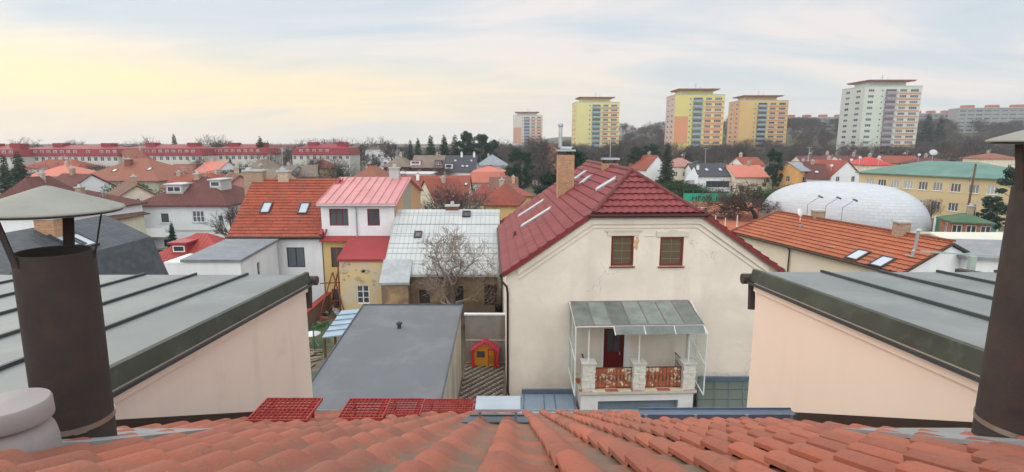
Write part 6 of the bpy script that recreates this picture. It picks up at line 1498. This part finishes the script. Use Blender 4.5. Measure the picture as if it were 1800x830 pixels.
def court():
    wp = M('white_post_paint', (.75, .75, .73), .6); k = 0
    labs = ['white court post, left of the back row', 'white court post, second of the back row', 'white court post, third of the back row', 'white court post right end of the back row', 'white court post left of the front row', 'white court post in the middle of the front row', 'white court post right of the front row']
    for (u, v, h), lab in zip(((1262, 376, 1.0), (1279, 376, 1.0), (1295, 376, .9), (1313, 376, .9), (1274, 403, 1.6), (1295, 398, 1.6), (1257, 398, 1.6)), labs):
        p = PZ(u, v, 0); b = MB(); b.bar((0, 0, 0), (0, 0, h), .09); b.bx(-.15, .15, -.15, .15, 0, .04); o = b.build('court_post', wp, loc=(p.x, p.y, 0)); tag(o, lab, 'post', 'white posts on the clay court')
    p, q = PZ(1228, 375, 0), PZ(1246, 383, 0); t = thing('goal_frame', 'white goal frame at the edge of the clay court', 'goal', (q.x, q.y, 0))
    b = MB(); b.bar((0, 0, 0), (0, 0, 1.7), .1); b.bar((-2.4, 0, 0), (-2.4, 0, 1.7), .1); b.bar((-2.4, 0, 1.7), (0, 0, 1.7), .1); b.build('goal_bars', wp, t)
    # green windscreen banner
    a, c = PZ(1201, 356, 0), PZ(1286, 356, 0); L = (c - a).x; t = thing('green_banner', 'long green windscreen banner with dark lettering behind the clay court', 'banner', (a.x, a.y, 0))
    H = 1.85; gm = M('green_banner_cloth', (.015, .36, .20), .7, .12, .8); b = MB(); n = 40
    vs = [(L * i / n, .05 * sin(i * 1.1), z) for z in (.12, H) for i in range(n + 1)]; b.add(vs, [(i, i + 1, n + 2 + i, n + 1 + i) for i in range(n)]); o = b.build('cloth', gm, t)
    for i in range(6): b = MB(); b.bar((L * i / 5, .12, 0), (L * i / 5, .12, H + .9), .07); b.build('fence_post', MC['green_paint'], t)
    b = MB(); b.bar((0, .12, H + .8), (L, .12, H + .8), .05); b.build('fence_rail', MC['green_paint'], t)
    ink = M('black_lettering', (.01, .03, .02), .8)
    for x, s in ((L * .17, 'HEAD'), (L * .66, 'HEAD')):
        cu = bpy.data.curves.new('lettering', 'FONT'); cu.body = s; cu.size = 1.25; cu.extrude = .01; tmp = bpy.data.objects.new('lettering', cu); COL.objects.link(tmp); bpy.context.view_layer.update()
        me = bpy.data.meshes.new_from_object(tmp.evaluated_get(bpy.context.evaluated_depsgraph_get())); bpy.data.objects.remove(tmp); me.materials.clear(); me.materials.append(ink)
        o = link('lettering', me, t); o.rotation_euler = (R(90), 0, 0); o.location = (x, -.1, .45); o.scale = (1.25, 1, 1)
    t = thing('green_net', 'crumpled green net hanging behind the bare court tree', 'net', (PZ(1330, 356, 0).x, PZ(1330, 356, 0).y, 0)); b = MB(); n = 14
    vs = [(-2.2 + 4.4 * i / n, .3 * sin(i * 1.7), z + .3 * sin(i * .9)) for z in (0, 1.8) for i in range(n + 1)]; b.add(vs, [(i, i + 1, n + 2 + i, n + 1 + i) for i in range(n)]); b.build('cloth', M('pale_green_net', (.10, .42, .26), .8), t)
court()
def lights_and_fences():
    dg = M('dark_grey_paint', (.12, .12, .13), .6)
    for u, v, lab in ((1441, 346, 'left floodlight arm in front of the dome'), (1473, 348, 'middle floodlight arm in front of the dome'), (1502, 352, 'right floodlight arm in front of the dome')):
        p = PY(u, v, 62); t = thing('floodlight', lab, 'floodlight', (p.x, 62, 0), 0, 'floodlights before the dome'); b = MB(); b.tube([(-1.3, 0, 0), (-1.3, 0, p.z - .9), (0, 0, p.z)], .03, 6); b.build('mast', dg, t)
        b = MB(); b.box((.1, 0, p.z), (.5, .3, .16), 0, Matrix.Rotation(R(25), 3, 'Y')); b.build('lamp_head', dg, t)
    a, c = PZ(1640, 409, 0), PZ(1762, 411, 0); t = thing('mesh_fence', 'green mesh fence on white posts above the pale hall', 'fence', (a.x, a.y, 0)); L = (c - a).x
    H = 2.1; b = MB(); b.bx(0, L, -.01, .01, .1, H - .1); b.build('mesh_panel', MG('green_mesh', (.05, .14, .11), .7, (.6, .8), (.7, .8, .78)), t)
    for i in range(6): b = MB(); b.bar((L * i / 5, -.06, 0), (L * i / 5, -.06, H + .15), .16); b.build('post', white, t)
    b = MB(); b.bx(-3, L + 3, -.2, .2, -.3, .1); b.build('kerb', pale_concrete, t)
    p = PZ(1697, 392, 0); t = thing('timber_pole', 'tall brown timber pole in front of the ochre building', 'pole', (p.x, p.y, 0)); b = MB(); b.tube([(0, 0, 0), (.25, 0, PY(1703, 288, p.y).z)], [.17, .12], 8); b.build('pole', M('brown_timber', (.16, .08, .045)), t)
    b = MB(); b.tube([(-.35, 0, 6.2), (-.3, 0, 7.0)], .05, 5); b.bar((-.3, 0, 6.5), (.2, 0, 6.5), .06); b.build('bracket', dg, t)
    for u, vt, Y, lab in ((1423, 260, 140, 'twin headed street lamp above the orange gable'), (1241, 262, 150, 'street lamp in front of the orange banded tower'), (876, 300, 95, 'street lamp beside the lane')):
        p = PY(u, vt, Y); t = thing('street_lamp', lab, 'street lamp', (p.x, Y, 0)); b = MB(); b.tube([(0, 0, 0), (0, 0, p.z)], [.12, .06], 8); b.build('mast', steel, t)
        for s in (-1, 1): b = MB(); b.box((s * .35, 0, p.z + .05), (.6, .2, .1)); b.build('lamp_head', greyw, t)
    p = PY(500, 262, 110); t = thing('aerial_mast', 'thin aerial mast on the roofs behind the orange tiles', 'aerial', (PY(498, 300, 110).x, 110, 0)); b = MB(); b.tube([(0, 0, 0), (0, 0, 10.6)], .06, 5); b.build('pole', steel, t); b = MB(); b.bar((-.7, 0, 10.2), (.7, 0, 10.2), .05); b.build('crossbar', steel, t)
lights_and_fences()

# ================================================================ TOWERS AND LONG BLOCKS
def tower(label, u0, u1, vtop, Y, D, nf, colours, rot=0, capc=(.34, .14, .10), spec='A', name='apartment_tower'):
    a, c = PY(u0, vtop, Y), PY(u1, vtop, Y); W = c.x - a.x; cx = (a.x + c.x) / 2; gz = ground_z(cx, Y); H = a.z - gz; t = thing(name, label, 'tower block', (cx, Y, gz), R(rot))
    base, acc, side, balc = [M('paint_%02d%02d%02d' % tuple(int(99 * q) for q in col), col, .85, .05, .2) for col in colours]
    fh = 2.85; zt = H - .7; rows = [zt - fh * (i + 1) + .9 for i in range(nf)]
    fx = lambda f: -W / 2 + W * f
    L_ = 'A' if spec in 'A' else spec
    wz = []   # front windows (x, z, w, h)
    for z in rows:
        wz.append((fx(.315), z + .2, .9, .9))
        wz.append((fx(.68), z, W * .12, 1.35)); wz.append((fx(.875), z, W * .14, 1.35))
        if spec == 'B': wz.append((fx(.12), z, W * .10, 1.3))
    b = MB(); b.wall((0, 0, 0), (1, 0, 0), [(-W / 2, -4), (W / 2, -4), (W / 2, H), (-W / 2, H)], [(x - w / 2, z, x + w / 2, z + h) for x, z, w, h in wz if z > 0], .15)
    b.build('wall_front', base, t)
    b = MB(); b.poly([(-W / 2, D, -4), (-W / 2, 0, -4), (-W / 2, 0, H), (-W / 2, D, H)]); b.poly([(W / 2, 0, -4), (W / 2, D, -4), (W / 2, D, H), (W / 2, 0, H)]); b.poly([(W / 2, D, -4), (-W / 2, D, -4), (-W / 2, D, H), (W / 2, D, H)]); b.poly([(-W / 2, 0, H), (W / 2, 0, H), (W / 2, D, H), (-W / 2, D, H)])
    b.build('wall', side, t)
    cnt = 0
    for x, z, w, h in wz:
        if z > 0:
            o = link('window', merged_window(w, h, 1 if w < 1.2 else 3 if w < 3 else 4), t); o.location = (x, .08, z); cnt += 1
    # painted facade fields
    b = MB(); z1, z0 = zt - fh * 3.6, zt - fh * 8.6
    if acc != base:
        b.bx(fx(.01), fx(.285), -.05, -.002, z0, z1); b.build('facade_panel', acc, t)
        for i in range(nf):
            if z0 < rows[i] < z1: b = MB(); b.bx(fx(.60), fx(.985), -.05, -.002, rows[i] - 1.5, rows[i] - .02); b.build('facade_panel', acc, t)
    b = MB()
    for i in range(nf): b.bx(fx(.60), fx(.985), -.03, -.002, rows[i] - 1.2, rows[i] - .25) if acc == base or not (z0 < rows[i] < z1) else None
    b.build('parapet_panel', M('warm_parapet_panel', tuple(min(.9, q * 1.02) * f for q, f in zip(colours[1], (.95, .85, .8)))), t)
    # balcony stack
    for z in rows:
        if z < 0: continue
        b = MB(); x0, x1 = fx(.37), fx(.56); b.bx(x0, x1, -1.3, -.004, z - 1.0, z - .85, 1); b.bx(x0, x1, -1.3, -1.24, z - .85, z + .15, 0); b.bx(x0, x0 + .06, -1.24, -.01, z - .85, z + .15); b.bx(x1 - .06, x1, -1.24, -.01, z - .85, z + .15)
        b.bx(x0 + .1, x1 - .1, -.06, -.01, z - .7, z + 1.3, 2); b.build('balcony', [balc, greyw, glass], t)
    # left side windows and balconies
    for z in rows:
        if z < 0: continue
        for f in (.25, .7):
            o = link('window', merged_window(D * .18, 1.3, 2), t); o.matrix_local = Matrix.Translation(V((-W / 2 - .04, D * f, z))) @ Matrix.Rotation(R(-90), 4, 'Z')
    # roof: recessed attic with a wide flat cap
    b = MB(); b.bx(-W * .36, W * .30, D * .2, D * .8, H, H + 2.6); b.build('attic', base if spec != 'A2' else acc, t)
    b = MB(); b.bx(-W * .42, W * .38, D * .02, D * .98, H + 2.6, H + 3.1); b.bx(-W * .44, W * .40, 0, D, H + 3.1, H + 3.3); b.build('roof_cap', M('roof_cap_brown_red', capc, .7), t)
    b = MB(); b.bx(-W / 2 - .1, W / 2 + .1, -.1, D + .1, H, H + .35); b.build('cornice', greyw, t)
    b = MB(); b.tube([(0, D / 2, H + 3), (0, D / 2, H + 7)], .12, 5); b.tube([(W * .1, D / 2, H + 3), (W * .1, D / 2, H + 5.5)], .1, 5); b.bar((-1, D / 2, H + 5.6), (1, D / 2, H + 5.6), .12); b.build('aerial', steel, t)
    return t
Y_, O_, G_, B_ = (.66, .57, .22), (.66, .29, .15), (.42, .40, .36), (.26, .38, .42)
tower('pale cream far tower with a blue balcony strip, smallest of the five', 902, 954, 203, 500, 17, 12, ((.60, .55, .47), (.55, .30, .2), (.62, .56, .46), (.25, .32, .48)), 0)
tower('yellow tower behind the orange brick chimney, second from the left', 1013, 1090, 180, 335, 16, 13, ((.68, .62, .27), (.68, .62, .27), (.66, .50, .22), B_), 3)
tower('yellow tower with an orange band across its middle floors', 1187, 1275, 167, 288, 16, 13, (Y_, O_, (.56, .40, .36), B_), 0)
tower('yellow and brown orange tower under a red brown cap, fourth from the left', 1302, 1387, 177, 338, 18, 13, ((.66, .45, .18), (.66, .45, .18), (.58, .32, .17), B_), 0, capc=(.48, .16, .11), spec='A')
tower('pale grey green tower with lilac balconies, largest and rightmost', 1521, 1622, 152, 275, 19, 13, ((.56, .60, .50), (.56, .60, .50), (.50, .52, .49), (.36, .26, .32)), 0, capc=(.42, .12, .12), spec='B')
def long_block(label, u0, u1, vtop, Y, nf, nw, rot=0, col=(.31, .31, .30), D=14):
    a, c = PY(u0, vtop, Y), PY(u1, vtop, Y); W = (c.x - a.x) / cos(R(rot)); cx = (a.x + c.x) / 2; gz = ground_z(cx, Y); H = a.z - gz
    t = thing('panel_block', label, 'apartment block', (cx, Y, gz), R(rot), 'long panel blocks on the hill'); wins = []
    for f in range(nf):
        for i in range(nw): wins.append((-W / 2 + W * (i + .5) / nw, H - 2.6 - f * 2.8, W / nw * .74, 1.4))
    b = MB(); b.wall((0, 0, 0), (1, 0, 0), [(-W / 2, -8), (W / 2, -8), (W / 2, H), (-W / 2, H)], [(x - w / 2, z, x + w / 2, z + h) for x, z, w, h in wins], .3)
    for pl in ([(-W / 2, D, -8), (-W / 2, 0, -8), (-W / 2, 0, H), (-W / 2, D, H)], [(W / 2, 0, -8), (W / 2, D, -8), (W / 2, D, H), (W / 2, 0, H)], [(W / 2, D, -8), (-W / 2, D, -8), (-W / 2, D, H), (W / 2, D, H)], [(-W / 2, 0, H), (W / 2, 0, H), (W / 2, D, H), (-W / 2, D, H)]): b.poly(pl)
    b.build('wall', M('panel_grey_%d' % int(col[0] * 100), col, .9, .08, .05), t)
    for x, z, w, h in wins: o = link('window', merged_window(w, h, 4), t); o.location = (x, .2, z)
    b = MB(); b.bx(-W / 2 - .3, W / 2 + .3, -.3, D + .3, H, H + .5); b.build('roof', greyw, t)
    for k in range(4): b = MB(); x = -W / 2 + W * (k + .5) / 4; b.bx(x - W * .05, x + W * .05, 3, 9, H + .5, H + 2.6); b.build('stair_head', M('rusty_red_render', (.38, .14, .10)), t)
    return t
long_block('long grey panel block between the orange tower and the grey tower', 1384, 1490, 207, 450, 8, 12, -8, (.30, .31, .31))
long_block('long grey panel block on the hill at the right edge', 1612, 1700, 200, 430, 8, 11, -12)
long_block('grey panel block nearest the right flue cap on the hill', 1700, 1850, 190, 400, 8, 12, -12)
long_block('low bluish block in the gap left of the orange banded tower', 1092, 1150, 229, 560, 3, 10, 0, (.36, .40, .43))
long_block('pale bluish block in the gap before the fourth tower', 1268, 1292, 219, 480, 6, 5, 0, (.38, .44, .46))

# far woods
rw = random.Random(5); P_ = []
tow = [(PY((a + b) / 2, 250, y).x, y, w) for a, b, y, w in ((902, 954, 500, 22), (1013, 1090, 335, 24), (1187, 1275, 288, 24), (1302, 1387, 338, 24), (1521, 1622, 275, 28))]
while len(P_) < 850:
    x, y = rw.uniform(10, 560), rw.uniform(215, 420) if len(P_) < 560 else rw.uniform(420, 560)
    if x > y * 1.12: continue
    if any(abs(x - tx) < w and -6 < y - ty < 30 for tx, ty, w in tow): continue
    if any(abs(x / y - tx / ty) < .03 and y < ty - 60 for tx, ty, w in tow): continue
    P_.append((x, y))
merged_wood('hillside_wood', 'leafless wood covering the slope around the tower blocks', P_, 1, keep=.7)
P_ = [(rw.uniform(-330, 10), rw.uniform(215, 330)) for _ in range(170)] + [(rw.uniform(-420, -180), rw.uniform(120, 330)) for _ in range(110)]
merged_wood('far_wood', 'far leafless wood along the horizon behind the red blocks', P_, 2, hmin=9, hmax=12.5, keep=.5)
P_ = [(rw.uniform(-25, 60), rw.uniform(165, 240)) for _ in range(60)]
merged_wood('middle_wood', 'leafless wood behind the dark conifer row', P_, 3, hmin=8, hmax=12, keep=.5)
P_ = [(rw.uniform(-150, 10), rw.uniform(120, 160)) for _ in range(120)] + [(rw.uniform(15, 150), rw.uniform(132, 165)) for _ in range(30)]
merged_wood('garden_trees', 'small leafless garden trees scattered among the far roofs', P_, 4, hmin=4, hmax=7.5, keep=.45)

# haze
def haze():
    b = MB(); b.bx(-900, 900, -60, 1100, -1.5, 75); m = bpy.data.materials.new('haze_air'); m.use_nodes = True; nt = m.node_tree; nt.nodes.clear()
    out = nt.nodes.new('ShaderNodeOutputMaterial'); v = nt.nodes.new('ShaderNodeVolumePrincipled'); v.inputs['Color'].default_value = (.92, .94, .97, 1); v.inputs['Density'].default_value = HAZE; v.inputs['Anisotropy'].default_value = .2
    nt.links.new(v.outputs[0], out.inputs['Volume']); o = b.build('haze', m); tag(o, kind='stuff')
HAZE = .00035
haze()
